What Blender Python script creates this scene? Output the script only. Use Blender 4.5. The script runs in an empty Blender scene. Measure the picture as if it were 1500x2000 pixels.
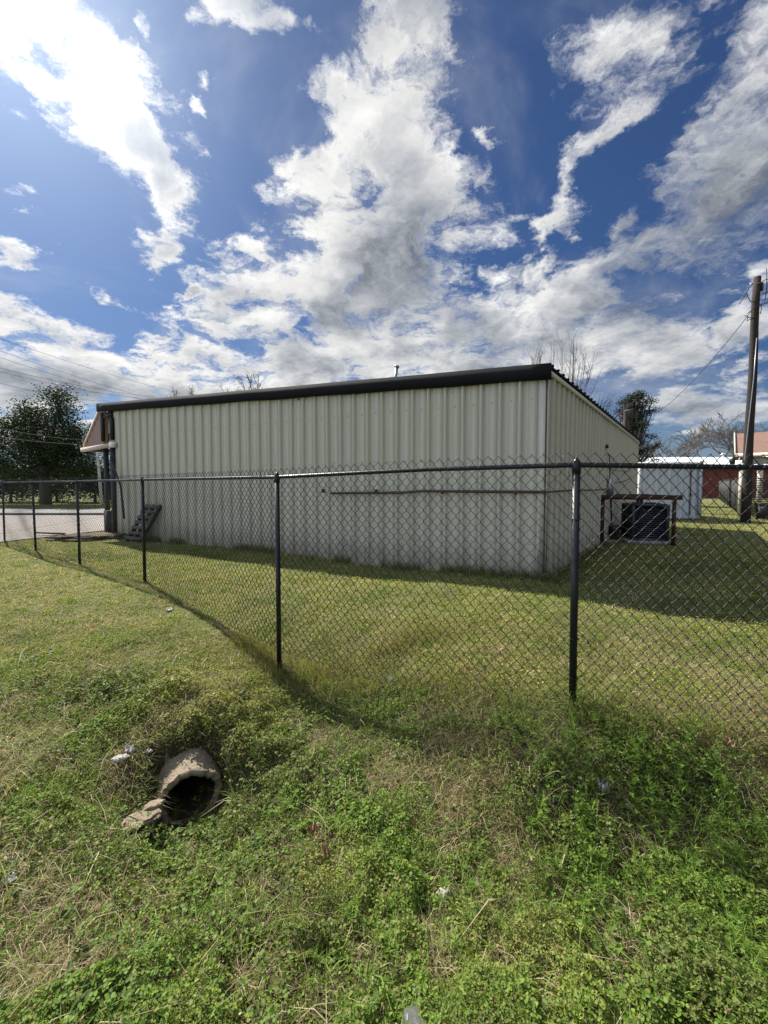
import bpy, bmesh, math, random
import numpy as np
from mathutils import Vector, Matrix
R = math.radians
rng = np.random.default_rng(7)
random.seed(7)
SC = bpy.context.scene
COL = SC.collection

# ------------------------------------------------------------------ camera
F = 800.0; PITCH = R(2.6); CY = 981.3; EYE = 1.5
cam_d = bpy.data.cameras.new("camera"); cam = bpy.data.objects.new("camera", cam_d); COL.objects.link(cam)
cam.location = (0, 0, EYE); cam.rotation_euler = (R(90) - PITCH, 0, 0)
cam_d.sensor_width = 36; cam_d.sensor_fit = 'AUTO'; cam_d.lens = 36 * F / 2000
cam_d.shift_y = (CY - 1000) / 2000
cam_d.clip_start = 0.05; cam_d.clip_end = 3000
SC.camera = cam
cp, sp = math.cos(PITCH), math.sin(PITCH)
def P(px, py, Y):
    """world point at forward distance Y seen at photo pixel px,py (used to survey positions)"""
    u = (px - 750) / F; v = (CY - py) / F
    d = Vector((u, cp + v * sp, -sp + v * cp))
    return Vector((0, 0, EYE)) + d * (Y / d.y)
def G(px, py, h=0.0):
    u = (px - 750) / F; v = (CY - py) / F
    d = Vector((u, cp + v * sp, -sp + v * cp))
    t = (h - EYE) / d.z
    return Vector((0, 0, EYE)) + d * t

# ------------------------------------------------------------------ light
SUN_AZ = R(45); SUN_EL = R(44)          # azimuth to the left of the view direction
sun_dir = Vector((-math.sin(SUN_AZ) * math.cos(SUN_EL), math.cos(SUN_AZ) * math.cos(SUN_EL), math.sin(SUN_EL)))
sd = bpy.data.lights.new("sun", 'SUN'); sd.energy = 5.0; sd.angle = R(0.5); sd.color = (1, .95, .86)
sun = bpy.data.objects.new("sun", sd); COL.objects.link(sun)
sun.rotation_euler = (-sun_dir).to_track_quat('-Z', 'Y').to_euler(); sun.location = (0, 0, 30)
SC.view_settings.view_transform = 'Standard'; SC.view_settings.look = 'None'
SC.view_settings.gamma = 1; SC.view_settings.exposure = 1.0
SC.render.film_transparent = False
cy = SC.cycles
cy.max_bounces = 6; cy.diffuse_bounces = 3; cy.glossy_bounces = 2; cy.transmission_bounces = 4; cy.transparent_max_bounces = 6
cy.sample_clamp_indirect = 6; cy.use_denoising = True; cy.denoiser = 'OPENIMAGEDENOISE'; cy.denoising_input_passes = 'RGB_ALBEDO_NORMAL'; cy.denoising_prefilter = 'NONE'

# ------------------------------------------------------------------ node helper
class NT:
    def __init__(s, nt): s.nt = nt
    def n(s, t, **k):
        nd = s.nt.nodes.new(t)
        for a, b in k.items(): setattr(nd, a, b)
        return nd
    def put(s, sock, v):
        if isinstance(v, bpy.types.NodeSocket): s.nt.links.new(v, sock)
        elif v is not None: sock.default_value = v
    def m(s, op, a, b=None, c=None, clamp=False):
        nd = s.n('ShaderNodeMath', operation=op, use_clamp=clamp)
        for i, v in enumerate((a, b, c)):
            if v is not None: s.put(nd.inputs[i], v)
        return nd.outputs[0]
    def vm(s, op, a, b=None, scale=None):
        nd = s.n('ShaderNodeVectorMath', operation=op)
        s.put(nd.inputs[0], a)
        if b is not None: s.put(nd.inputs[1], b)
        if scale is not None: s.put(nd.inputs['Scale'], scale)
        return nd.outputs['Value'] if op in ('LENGTH', 'DOT_PRODUCT', 'DISTANCE') else nd.outputs[0]
    def noise(s, vec, scale, detail=4, rough=.5, dist=0, out='Fac', lac=2.0):
        nd = s.n('ShaderNodeTexNoise')
        if vec is not None: s.put(nd.inputs['Vector'], vec)
        s.put(nd.inputs['Scale'], scale); nd.inputs['Detail'].default_value = detail
        nd.inputs['Roughness'].default_value = rough; nd.inputs['Distortion'].default_value = dist
        nd.inputs['Lacunarity'].default_value = lac
        return nd.outputs[out]
    def mix(s, f, a, b, blend='MIX'):
        nd = s.n('ShaderNodeMix', data_type='RGBA', blend_type=blend)
        s.put(nd.inputs[0], f)
        for sk, v in ((nd.inputs[6], a), (nd.inputs[7], b)):
            if isinstance(v, (tuple, list)): v = (v[0], v[1], v[2], 1)
            s.put(sk, v)
        return nd.outputs[2]
    def ramp(s, f, stops):
        nd = s.n('ShaderNodeValToRGB'); s.put(nd.inputs[0], f); el = nd.color_ramp.elements
        while len(el) < len(stops): el.new(.5)
        for e, (p, c) in zip(el, stops):
            e.position = p; e.color = (*c, 1) if isinstance(c, tuple) else (c, c, c, 1)
        return nd.outputs[0]
    def ss(s, v, a, b, lo=0.0, hi=1.0):
        nd = s.n('ShaderNodeMapRange', interpolation_type='SMOOTHSTEP'); s.put(nd.inputs[0], v)
        for i, x in enumerate((a, b, lo, hi)): s.put(nd.inputs[i + 1], x)
        return nd.outputs[0]
    def sep(s, v):
        nd = s.n('ShaderNodeSeparateXYZ'); s.put(nd.inputs[0], v); return nd.outputs
    def comb(s, x, y, z=0.0):
        nd = s.n('ShaderNodeCombineXYZ')
        for i, v in enumerate((x, y, z)): s.put(nd.inputs[i], v)
        return nd.outputs[0]

# ------------------------------------------------------------------ world: sky with clouds
W = bpy.data.worlds.new("World"); SC.world = W; W.use_nodes = True
wn = W.node_tree; wn.nodes.clear(); w = NT(wn)
try:
    W.cycles.sampling_method = 'MANUAL'; W.cycles.sample_map_resolution = 1024
except Exception: pass
tc = w.n('ShaderNodeTexCoord').outputs['Generated']
D = w.vm('NORMALIZE', tc)
sky = w.n('ShaderNodeTexSky', sky_type='NISHITA'); sky.sun_disc = False
sky.sun_elevation = SUN_EL; sky.sun_rotation = -SUN_AZ; sky.air_density = 1.0; sky.dust_density = 1.0; sky.ozone_density = 2.5; sky.altitude = 0
dx, dy, dz = w.sep(D)
ysafe = w.m('MAXIMUM', dy, 0.12)
uv = w.comb(w.m('DIVIDE', dx, ysafe), w.m('DIVIDE', dz, ysafe))
# cloud-deck coordinates (perspective of a flat layer)
zz = w.m('ADD', w.m('MAXIMUM', dz, 0), 0.28)
deck = w.comb(w.m('DIVIDE', dx, zz), w.m('DIVIDE', dy, zz))
warp = w.vm('SCALE', w.vm('SUBTRACT', w.noise(deck, 2.6, 7, .62, out='Color'), (.5, .5, .5)), scale=0.42)
uvw = w.vm('ADD', uv, warp)
def px2uv(px, py):
    d = P(px, py, 1.0); return d.x, d.z - EYE
# px, py, rx, ry, angle(deg, counter-clockwise), weight
BL = [(80, 80, 230, 100, -42, 1.15), (250, 205, 125, 52, -42, 1.0), (360, 350, 75, 50, -60, .8),
      (480, 12, 140, 34, -8, .95), (262, 20, 40, 12, -60, .45),
      (830, 30, 75, 95, 0, 1.0), (780, 150, 95, 130, 0, .95), (640, 190, 95, 75, -60, .9), (700, 260, 110, 110, 0, 1.0),
      (730, 400, 150, 165, 0, 1.2), (590, 350, 70, 42, 10, .85), (900, 405, 95, 70, 0, .85), (700, 560, 210, 160, 0, 1.2),
      (545, 585, 80, 85, 20, 1.0), (930, 530, 100, 42, -8, .8), (600, 690, 240, 110, 0, 1.5), (850, 680, 200, 100, 0, 1.4),
      (1080, 575, 90, 90, 30, 1.3), (1170, 645, 200, 85, -5, 1.55), (1010, 690, 160, 80, 0, 1.4), (1290, 705, 190, 24, 4, .75),
      (1290, 510, 230, 78, 14, 1.2), (1440, 330, 110, 230, -22, 1.0), (1500, 110, 75, 190, -12, 1.0), (1240, 60, 180, 85, 25, .62),
      (1205, 225, 115, 26, 42, .75), (1120, 350, 65, 24, 65, .7), (1075, 420, 65, 16, 30, .65), (1232, 405, 45, 20, 55, .6),
      (1455, 610, 85, 72, 10, 1.0), (1400, 790, 170, 50, 8, 1.0), (50, 725, 210, 105, -14, 1.5), (260, 775, 230, 66, -8, 1.35),
      (190, 668, 65, 26, -48, .85), (340, 685, 105, 30, -4, .85), (272, 702, 40, 26, 0, .85), (405, 745, 85, 36, 0, .95),
      (491, 463, 38, 26, 0, .85), (390, 558, 36, 14, -4, .8), (225, 550, 85, 26, -40, .7), (15, 466, 46, 26, -15, .8),
      (30, 385, 60, 22, -35, .6), (345, 455, 44, 22, 15, .62), (400, 180, 22, 16, -70, .55), (950, 248, 32, 18, -10, .5),
      (930, 130, 60, 60, 0, .25)]
cov = None
for (px, py, rx, ry, an, wt) in BL:
    cx, cyv = px2uv(px, py)
    mp = w.n('ShaderNodeMapping', vector_type='TEXTURE')
    w.put(mp.inputs[0], uvw)
    mp.inputs[1].default_value = (cx, cyv, 0); mp.inputs[2].default_value = (0, 0, R(an)); mp.inputs[3].default_value = (rx * 1.55 / F, ry * 1.55 / F, 1)
    ln = w.vm('LENGTH', mp.outputs[0])
    v = w.m('MULTIPLY', w.m('SUBTRACT', 1.0, ln), wt * 1.5)
    cov = v if cov is None else w.m('SMOOTH_MAX', cov, v, 0.12)
cov = w.m('MINIMUM', cov, 1.0)
dark = None
for (px, py, rx, ry, an) in ((770, 470, 95, 190, 0), (640, 640, 160, 60, 10), (900, 640, 130, 70, -20), (1150, 610, 120, 55, 10), (1440, 330, 90, 200, -20), (60, 760, 150, 60, -10), (1300, 520, 150, 45, 10)):
    cx, cyv = px2uv(px, py)
    mp = w.n('ShaderNodeMapping', vector_type='TEXTURE'); w.put(mp.inputs[0], uvw)
    mp.inputs[1].default_value = (cx, cyv, 0); mp.inputs[2].default_value = (0, 0, R(an)); mp.inputs[3].default_value = (rx * 1.4 / F, ry * 1.4 / F, 1)
    v = w.m('SUBTRACT', 1.0, w.vm('LENGTH', mp.outputs[0])); dark = v if dark is None else w.m('SMOOTH_MAX', dark, v, .1)
dark = w.m('MAXIMUM', dark, 0.0)
gen = w.ss(w.noise(deck, .9, 3, .5), .38, .6, -0.4, 1.0)           # clouds behind the viewer
front = w.ss(dy, .12, .22)
cov = w.m('ADD', w.m('MULTIPLY', cov, front), w.m('MULTIPLY', gen, w.m('SUBTRACT', 1.0, front)))
n1 = w.noise(w.vm('ADD', deck, warp), 3.0, 11, .62)
n1c = w.m('SUBTRACT', n1, .5)
n0c = w.m('SUBTRACT', w.noise(w.vm('ADD', deck, warp), 9.0, 9, .66), .5)
d = w.m('ADD', w.m('ADD', w.m('MULTIPLY', cov, .66), -.22), w.m('ADD', w.m('MULTIPLY', n1c, 2.5), w.m('MULTIPLY', n0c, 1.2)))
alpha = w.ss(d, .0, w.m('ADD', .42, w.m('MULTIPLY', w.m('MAXIMUM', dx, 0), .5)))
veil = w.m('MULTIPLY', w.ss(w.noise(deck, 1.7, 6, .6, .6), .44, .78), .38)
alpha = w.m('MAXIMUM', alpha, veil)
# lit by the sun behind: sample the puffs shifted towards the sun
sunuv = (sun_dir.x / sun_dir.y, sun_dir.z / sun_dir.y)
off = (sun_dir.x / (sun_dir.z + .28), sun_dir.y / (sun_dir.z + .28), 0)
toward = w.vm('SCALE', w.vm('NORMALIZE', w.vm('SUBTRACT', off, deck)), scale=.07)
n2 = w.noise(w.vm('ADD', w.vm('ADD', deck, warp), toward), 3.0, 6, .6)
lit = w.m('ADD', w.m('SUBTRACT', n1, n2), w.m('MULTIPLY', n0c, .35))
soft = w.noise(w.vm('ADD', deck, (7.3, 2.1, 0)), 2.4, 5, .55)
thick = w.m('ADD', w.m('MULTIPLY', d, .62), w.m('ADD', w.m('MULTIPLY', w.m('SUBTRACT', soft, .5), 1.5), w.m('MULTIPLY', dark, .30)))
shade = w.ss(thick, .05, .70, 0.88, 0.36)
shade = w.m('ADD', shade, w.m('MULTIPLY', lit, 1.5))
shade = w.m('MAXIMUM', shade, .25)
ang = w.vm('DOT_PRODUCT', D, tuple(sun_dir))
glow = w.m('POWER', w.m('MAXIMUM', ang, 0), 22)
bright = w.m('ADD', shade, w.m('MULTIPLY', glow, .9))
ccol = w.mix(w.ss(shade, .3, .85), (.86, .93, 1.04), (1.0, 1.0, .99))
ccol = w.vm('SCALE', ccol, scale=bright)
skyc = w.mix(1.0, sky.outputs[0], (0.42, 0.61, 0.90), 'MULTIPLY')
STR = 0.075
skyg = w.vm('ADD', skyc, w.vm('SCALE', (1.0, 1.0, 1.0), scale=w.m('MULTIPLY', w.m('POWER', w.m('MAXIMUM', ang, 0), 22), 2.0)))
cl = w.vm('SCALE', ccol, scale=1 / STR)
low = w.ss(dz, -.02, .25, .45, 0.0)
final = w.mix(alpha, skyg, cl)
final = w.mix(w.m('MULTIPLY', low, .5), final, (.62 / STR, .70 / STR, .80 / STR))
# sky gain: unseen back half brightened as added fill light for the shaded wall
side = w.ss(dy, -.15, .40, .95, .5)
side = w.m('MULTIPLY', side, w.m('SUBTRACT', 1.0, w.m('MULTIPLY', dx, w.ss(dy, -.1, .35, .95, 0.0))))  # left-right skew added so the wall ribs catch uneven fill
final = w.vm('SCALE', final, scale=side)
bg = w.n('ShaderNodeBackground'); w.put(bg.inputs[0], final); bg.inputs[1].default_value = STR
wo = w.n('ShaderNodeOutputWorld'); wn.links.new(bg.outputs[0], wo.inputs[0])

# ------------------------------------------------------------------ materials
def mat(name, col, rough=.6, metal=0, var=.25, scale=8, bump=0, bscale=40, spec=.4, streak=0, dirt=None, dirt_t=(.55, .75), coat=0):
    m = bpy.data.materials.new(name); m.use_nodes = True; nt = m.node_tree; t = NT(nt)
    b = nt.nodes['Principled BSDF']
    g = t.n('ShaderNodeNewGeometry').outputs['Position']
    lo = tuple(c * (1 - var) for c in col); hi = tuple(min(1, c * (1 + var)) for c in col)
    c = t.mix(t.noise(g, scale, 5, .6), lo, hi)
    if streak:
        x, y, z = t.sep(g)
        sv = t.comb(t.m('MULTIPLY', x, 14), t.m('MULTIPLY', y, 14), t.m('MULTIPLY', z, .6))
        c = t.mix(t.ss(t.noise(sv, 1, 4, .6), .5, .8, 0, streak), c, tuple(k * .45 for k in col))
    if dirt:
        c = t.mix(t.ss(t.noise(g, scale * .37, 6, .7), dirt_t[0], dirt_t[1]), c, dirt)
    t.put(b.inputs['Base Color'], c)
    b.inputs['Roughness'].default_value = rough; b.inputs['Metallic'].default_value = metal
    b.inputs['Specular IOR Level'].default_value = spec
    if bump:
        bn = t.n('ShaderNodeBump'); bn.inputs['Strength'].default_value = bump; bn.inputs['Distance'].default_value = .02
        t.put(bn.inputs['Height'], t.noise(g, bscale, 6, .6)); t.put(b.inputs['Normal'], bn.outputs[0])
    return m
def leafmat(name, trans=.35, rough=.45, spec=.4):
    m = bpy.data.materials.new(name); m.use_nodes = True; nt = m.node_tree; t = NT(nt)
    b = nt.nodes['Principled BSDF']; out = nt.nodes['Material Output']
    a = t.n('ShaderNodeAttribute', attribute_name='tint').outputs['Color']
    t.put(b.inputs['Base Color'], a); b.inputs['Roughness'].default_value = rough; b.inputs['Specular IOR Level'].default_value = spec
    tr = t.n('ShaderNodeBsdfTranslucent'); t.put(tr.inputs[0], t.mix(1.0, a, (1.25, 1.3, .55), 'MULTIPLY'))
    mx = t.n('ShaderNodeMixShader'); mx.inputs[0].default_value = trans
    nt.links.new(b.outputs[0], mx.inputs[1]); nt.links.new(tr.outputs[0], mx.inputs[2]); nt.links.new(mx.outputs[0], out.inputs[0])
    return m
M = dict(
    wall=None,
    trim=mat('charcoal_trim', (.008, .0085, .010), .85, 0, .3, 3, .1, 6, .2),
    pink=mat('faded_red_siding', (.30, .19, .15), .6, 0, .12, 3, streak=.2),
    cream=mat('cream_paint', (.62, .55, .42), .6, 0, .1, 3, streak=.2),
    beam=mat('pale_beam', (.50, .40, .33), .6, 0, .12, 3),
    white=mat('white_paint', (.75, .76, .76), .5, 0, .05, 3, streak=.1),
    contain=mat('container_paint', (.45, .475, .50), .5, 0, .08, 2, .1, 2, streak=.3, dirt=(.25, .22, .18), dirt_t=(.62, .8)),
    whiteroof=mat('white_roof', (.82, .82, .80), .5, 0, .03, 3),
    redwall=mat('dark_red_siding', (.17, .04, .03), .6, 0, .12, 3, streak=.2),
    black=mat('black_fence_paint', (.009, .010, .011), .36, 0, .2, 30, spec=.35),
    wire=mat('black_vinyl_wire', (.008, .010, .009), .40, 0, .2, 30, spec=.45),
    post=mat('dark_post', (.018, .018, .02), .6, 0, .3, 8, .2, 30),
    wood=mat('weathered_wood', (.10, .08, .065), .8, 0, .35, 14, .5, 60),
    redwood=mat('red_stained_timber', (.045, .017, .013), .7, 0, .3, 10, .4, 60),
    polewood=mat('pole_wood', (.024, .016, .012), .85, 0, .45, 9, .6, 40, streak=.6),
    ac=mat('blue_black_enamel', (.030, .035, .055), .4, 0, .15, 8),
    conc=mat('rough_concrete', (.31, .25, .175), .95, 0, .3, 16, 1.0, 90, dirt=(.16, .13, .09)),
    pad=mat('concrete_pad', (.22, .21, .19), .9, 0, .2, 10, .6, 60),
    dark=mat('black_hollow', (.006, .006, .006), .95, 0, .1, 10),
    soil=mat('brown_soil', (.11, .08, .055), .95, 0, .4, 12, 1.0, 40),
    bark=mat('grey_bark', (.10, .085, .07), .9, 0, .35, 12, .5, 30),
    twig=mat('pale_twigs', (.15, .13, .11), .9, 0, .3, 12),
    shingle=mat('brown_shingles', (.20, .115, .085), .9, 0, .25, 6, .6, 30),
    cable=mat('black_cable', (.02, .02, .022), .6, 0, .1, 10),
    slat=mat('grey_plastic_slats', (.028, .028, .027), .7, 0, .25, 8),
    bore_shade=mat('shade_dark_concrete', (.030, .024, .018), .9, 0, .4, 14, .5, 60),  # near-black tone paints the shade inside the drain pipe
    rock=mat('pale_stone', (.40, .37, .32), .9, 0, .3, 20, .8, 50),
    paper=mat('white_litter', (.50, .50, .47), .6, 0, .08, 60, .5, 80),
    dryleaf=mat('dead_leaf', (.30, .19, .11), .7, 0, .35, 60, .6, 120),
    pipe=mat('rusty_pipe', (.085, .055, .040), .6, .3, .3, 12),
    silver=mat('galvanised_steel', (.35, .36, .37), .4, .7, .15, 12),
    leaf=leafmat('clover_leaf', .35, .55, .18), grass=leafmat('grass_blade', .35, .6, .15), crown=leafmat('glossy_tree_leaf', .12, .6, .12),
)
def wall_mat():
    m = mat('painted_steel_siding', (.49, .460, .36), .5, 0, .05, .8, .04, 3, .4, streak=.25); nt = m.node_tree; t = NT(nt); b = nt.nodes['Principled BSDF']
    c = b.inputs['Base Color'].links[0].from_socket; g = t.n('ShaderNodeNewGeometry').outputs['Position']; x, y, z = t.sep(g)
    panel = t.m('FLOOR', t.m('MULTIPLY', t.m('SUBTRACT', y, x), .76)); wn_ = t.n('ShaderNodeTexWhiteNoise', noise_dimensions='1D'); t.put(wn_.inputs['W'], panel)
    c = t.mix(t.m('MULTIPLY', wn_.outputs[0], .22), c, (.46, .44, .36))
    sv = t.comb(t.m('MULTIPLY', x, 5), t.m('MULTIPLY', y, 5), t.m('MULTIPLY', z, 1.6)); sp_ = t.noise(sv, 1.4, 6, .7)
    c = t.mix(t.ss(t.m('ADD', z, t.m('MULTIPLY', sp_, -1.0)), -.42, .12, .55, 0), c, (.20, .16, .10))          # mud splash
    sv2 = t.comb(t.m('MULTIPLY', x, 9), t.m('MULTIPLY', y, 9), t.m('MULTIPLY', z, .35)); c = t.mix(t.ss(t.noise(sv2, 1.0, 3, .6), .66, .80, 0, .45), c, (.24, .15, .09))
    t.put(b.inputs['Base Color'], c); return m
M['wall'] = wall_mat()
def ground_mat():
    m = bpy.data.materials.new('lawn_soil'); m.use_nodes = True; nt = m.node_tree; t = NT(nt)
    b = nt.nodes['Principled BSDF']; g = t.n('ShaderNodeNewGeometry').outputs['Position']
    fine = t.noise(g, 55, 6, .7); mid = t.noise(g, 3.5, 6, .65); big = t.noise(g, .5, 5, .6)
    c = t.mix(t.ss(fine, .35, .65), (.07, .075, .028), (.21, .22, .085))
    c = t.mix(t.ss(mid, .46, .72, 0, .6), c, (.27, .22, .125))
    c = t.mix(t.ss(big, .5, .7, 0, .35), c, (.09, .13, .035))
    wz = t.n('ShaderNodeAttribute', attribute_name='tint').outputs['Fac']
    soil = t.mix(t.ss(fine, .3, .7), (.030, .024, .016), (.12, .095, .06))
    c = t.mix(t.m('MULTIPLY', wz, .85), c, soil)
    t.put(b.inputs['Base Color'], c); b.inputs['Roughness'].default_value = .95; b.inputs['Specular IOR Level'].default_value = .1
    bn = t.n('ShaderNodeBump'); bn.inputs['Strength'].default_value = 1; bn.inputs['Distance'].default_value = .03
    t.put(bn.inputs['Height'], t.noise(g, 60, 8, .75)); t.put(b.inputs['Normal'], bn.outputs[0])
    return m
M['ground'] = ground_mat()
M['gravel'] = mat('pale_gravel', (.29, .26, .24), .95, 0, .35, 30, 1.0, 45, .2, dirt=(.22, .19, .16))
M['road'] = mat('worn_road', (.24, .235, .23), .9, 0, .15, 6, .4, 60, .2)

# ------------------------------------------------------------------ object helpers
def meta(o, label, cat, group=None, kind=None):
    if label: o['label'] = label
    if cat: o['category'] = cat
    if group: o['group'] = group
    if kind: o['kind'] = kind
    return o
def mesh_np(name, V, Fs, m, parent=None, smooth=False, loc=None):
    """V (n,3) world/local array, Fs list of int arrays (k,n) of faces"""
    me = bpy.data.meshes.new(name)
    V = np.asarray(V, np.float32).reshape(-1, 3)
    Fs = [np.asarray(f, np.int32) for f in Fs if len(f)]
    me.vertices.add(len(V)); me.vertices.foreach_set('co', V.ravel())
    li = np.concatenate([f.ravel() for f in Fs]); lt = np.concatenate([np.full(len(f), f.shape[1], np.int32) for f in Fs])
    ls = np.concatenate([[0], np.cumsum(lt)[:-1]]).astype(np.int32)
    me.loops.add(len(li)); me.loops.foreach_set('vertex_index', li)
    me.polygons.add(len(lt)); me.polygons.foreach_set('loop_start', ls); me.polygons.foreach_set('loop_total', lt)
    me.update(calc_edges=True)
    if smooth: me.polygons.foreach_set('use_smooth', np.ones(len(lt), bool))
    me.materials.append(m)
    o = bpy.data.objects.new(name, me); COL.objects.link(o)
    if parent: o.parent = parent
    if loc is not None: o.location = loc
    return o
def tint(o, cols):
    a = o.data.color_attributes.new('tint', 'FLOAT_COLOR', 'POINT')
    c = np.ones((len(cols), 4), np.float32); c[:, :3] = np.clip(cols, 0, 1); a.data.foreach_set('color', c.ravel())
def empty(name, loc, label, cat, group=None):
    o = bpy.data.objects.new(name, None); COL.objects.link(o); o.location = loc; o.empty_display_size = .2
    return meta(o, label, cat, group)
class MB:
    """collects boxes / tubes in the frame of an origin, builds ONE mesh"""
    def __init__(s, origin=(0, 0, 0)): s.V = []; s.Q = []; s.T = []; s.n = 0; s.o = Vector(origin)
    def add(s, vs, faces):
        for v in vs: s.V.append(tuple(Vector(v) - s.o))
        for f in faces:
            (s.Q if len(f) == 4 else s.T).append([i + s.n for i in f])
        s.n += len(vs)
    def box(s, c, size, ax=None):
        """c centre, size (x,y,z), ax = 3 axis vectors"""
        c = Vector(c); ax = ax or (Vector((1, 0, 0)), Vector((0, 1, 0)), Vector((0, 0, 1)))
        h = [Vector(a) * (k / 2) for a, k in zip(ax, size)]
        vs = [c + h[0] * i + h[1] * j + h[2] * k for k in (-1, 1) for j in (-1, 1) for i in (-1, 1)]
        s.add(vs, [(0, 2, 3, 1), (4, 5, 7, 6), (0, 1, 5, 4), (2, 6, 7, 3), (0, 4, 6, 2), (1, 3, 7, 5)]); return s
    def bar(s, a, b, wd, th, up=(0, 0, 1)):
        a, b = Vector(a), Vector(b); d = (b - a); L = d.length; d.normalize()
        side = d.cross(Vector(up));
        if side.length < 1e-4: side = Vector((1, 0, 0))
        side.normalize(); u = side.cross(d)
        return s.box((a + b) / 2, (L, wd, th), (d, side, u))
    def tube(s, pts, r, k=6, cap=True):
        pts = [Vector(p) for p in pts]; rs = r if isinstance(r, (list, tuple)) else [r] * len(pts)
        vs = []; up = Vector((.13, .21, 1)).normalized()
        for i, p in enumerate(pts):
            d = (pts[min(i + 1, len(pts) - 1)] - pts[max(i - 1, 0)])
            d = d.normalized() if d.length > 1e-9 else Vector((0, 0, 1))
            if abs(d.z) > .9: ref = Vector((1, 0, 0))
            else: ref = Vector((0, 0, 1))
            a = d.cross(ref).normalized(); b = d.cross(a)
            for j in range(k):
                t = 2 * math.pi * j / k
                vs.append(p + (a * math.cos(t) + b * math.sin(t)) * rs[i])
        fs = []
        for i in range(len(pts) - 1):
            for j in range(k):
                j2 = (j + 1) % k
                fs.append((i * k + j, i * k + j2, (i + 1) * k + j2, (i + 1) * k + j))
        if cap:
            n = len(vs); vs += [pts[0], pts[-1]]
            for j in range(k):
                fs.append((n, (j + 1) % k, j)); fs.append((n + 1, (len(pts) - 1) * k + j, (len(pts) - 1) * k + (j + 1) % k))
        s.add(vs, fs); return s
    def build(s, name, m, parent=None, smooth=False, top=False):
        o = mesh_np(name, s.V, [f for f in (np.array(s.Q), np.array(s.T)) if len(f)], m, parent, smooth)
        if parent is None: o.location = s.o
        return o
def sag(a, b, s, n=14):
    a, b = Vector(a), Vector(b)
    return [a.lerp(b, i / n) - Vector((0, 0, s * 4 * (i / n) * (1 - i / n))) for i in range(n + 1)]

# value noise in numpy
def _h(ix, iy, seed):
    v = (ix * 374761393 + iy * 668265263 + seed * 1442695041) & 0xffffffff
    v = ((v ^ (v >> 13)) * 1274126177) & 0xffffffff
    return ((v ^ (v >> 16)) & 0xffff) / 65535.0
def vnoise(x, y, seed=0):
    x = np.asarray(x, float); y = np.asarray(y, float)
    ix = np.floor(x).astype(np.int64); iy = np.floor(y).astype(np.int64); fx = x - ix; fy = y - iy
    fx = fx * fx * (3 - 2 * fx); fy = fy * fy * (3 - 2 * fy)
    a = _h(ix, iy, seed); b = _h(ix + 1, iy, seed); c = _h(ix, iy + 1, seed); d_ = _h(ix + 1, iy + 1, seed)
    return (a * (1 - fx) + b * fx) * (1 - fy) + (c * (1 - fx) + d_ * fx) * fy
def fbm(x, y, seed=0, o=4):
    s = 0; a = .5; t = 0
    for k in range(o):
        s = s + a * vnoise(np.asarray(x) * 2 ** k, np.asarray(y) * 2 ** k, seed + k * 17); t += a; a *= .5
    return s / t
def sst(v, a, b):
    t = np.clip((v - a) / (b - a), 0, 1); return t * t * (3 - 2 * t)

# ------------------------------------------------------------------ terrain
CTRL = [(20, 1120, .02), (150, 1200, .0), (300, 1220, .0), (60, 1300, -.03), (200, 1350, -.08), (420, 1230, -.03), (380, 1330, -.12), (40, 1480, -.14),
        (200, 1450, -.17), (100, 1600, -.22), (60, 1750, -.26), (330, 1420, -.16), (430, 1440, -.26), (546, 1345, -.28), (480, 1400, -.28), (620, 1240, -.02), (700, 1300, -.08),
        (620, 1400, -.34), (520, 1500, -.42), (420, 1600, -.55), (380, 1592, -.56), (480, 1660, -.52), (620, 1620, -.46), (700, 1500, -.30), (850, 1450, -.14), (850, 1560, -.28),
        (850, 1370, -.04), (1000, 1380, .03), (1120, 1385, .08), (1120, 1480, .0), (1000, 1500, -.08), (900, 1650, -.32), (1100, 1620, -.22), (1300, 1600, -.20), (1500, 1560, -.16),
        (1300, 1480, -.03), (1500, 1490, -.08), (1300, 1380, .02), (1500, 1400, .0), (1300, 1300, .02), (1700, 1500, -.12), (1800, 1650, -.28),
        (300, 1700, -.42), (200, 1650, -.30), (500, 1800, -.40), (800, 1800, -.36), (1100, 1800, -.32), (1400, 1750, -.31), (200, 1900, -.30), (500, 1980, -.30), (800, 1980, -.28), (1100, 1980, -.28), (1450, 1980, -.30)]
cpts = [tuple(G(a, b, h))[:2] + (h,) for a, b, h in CTRL]
cpts += [(x, y, 0.0) for x, y in ((-6, 9), (-3, 8), (0, 6.5), (3, 5), (6, 4), (9, 3), (-10, 8), (-8, 5), (5, 8))]
cpts += [(x, y, -.18) for x, y in ((-2.5, .2), (0, -.2), (2.5, .2), (-3.6, 1.2), (0, -2), (4, 0))]
cpts += [(5, 2.4, -.1), (6.5, 1.2, -.35), (-6, 3, -.1), (-7, 1, -.2)]
CP = np.array(cpts)
def _tps(r2): return np.where(r2 > 1e-12, .5 * r2 * np.log(np.maximum(r2, 1e-12)), 0)
_A = _tps(((CP[:, None, :2] - CP[None, :, :2]) ** 2).sum(-1)) + np.eye(len(CP)) * .02
_Pm = np.c_[np.ones(len(CP)), CP[:, :2]]
_K = np.block([[_A, _Pm], [_Pm.T, np.zeros((3, 3))]])
_sol = np.linalg.solve(_K, np.r_[CP[:, 2], 0, 0, 0])
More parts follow.
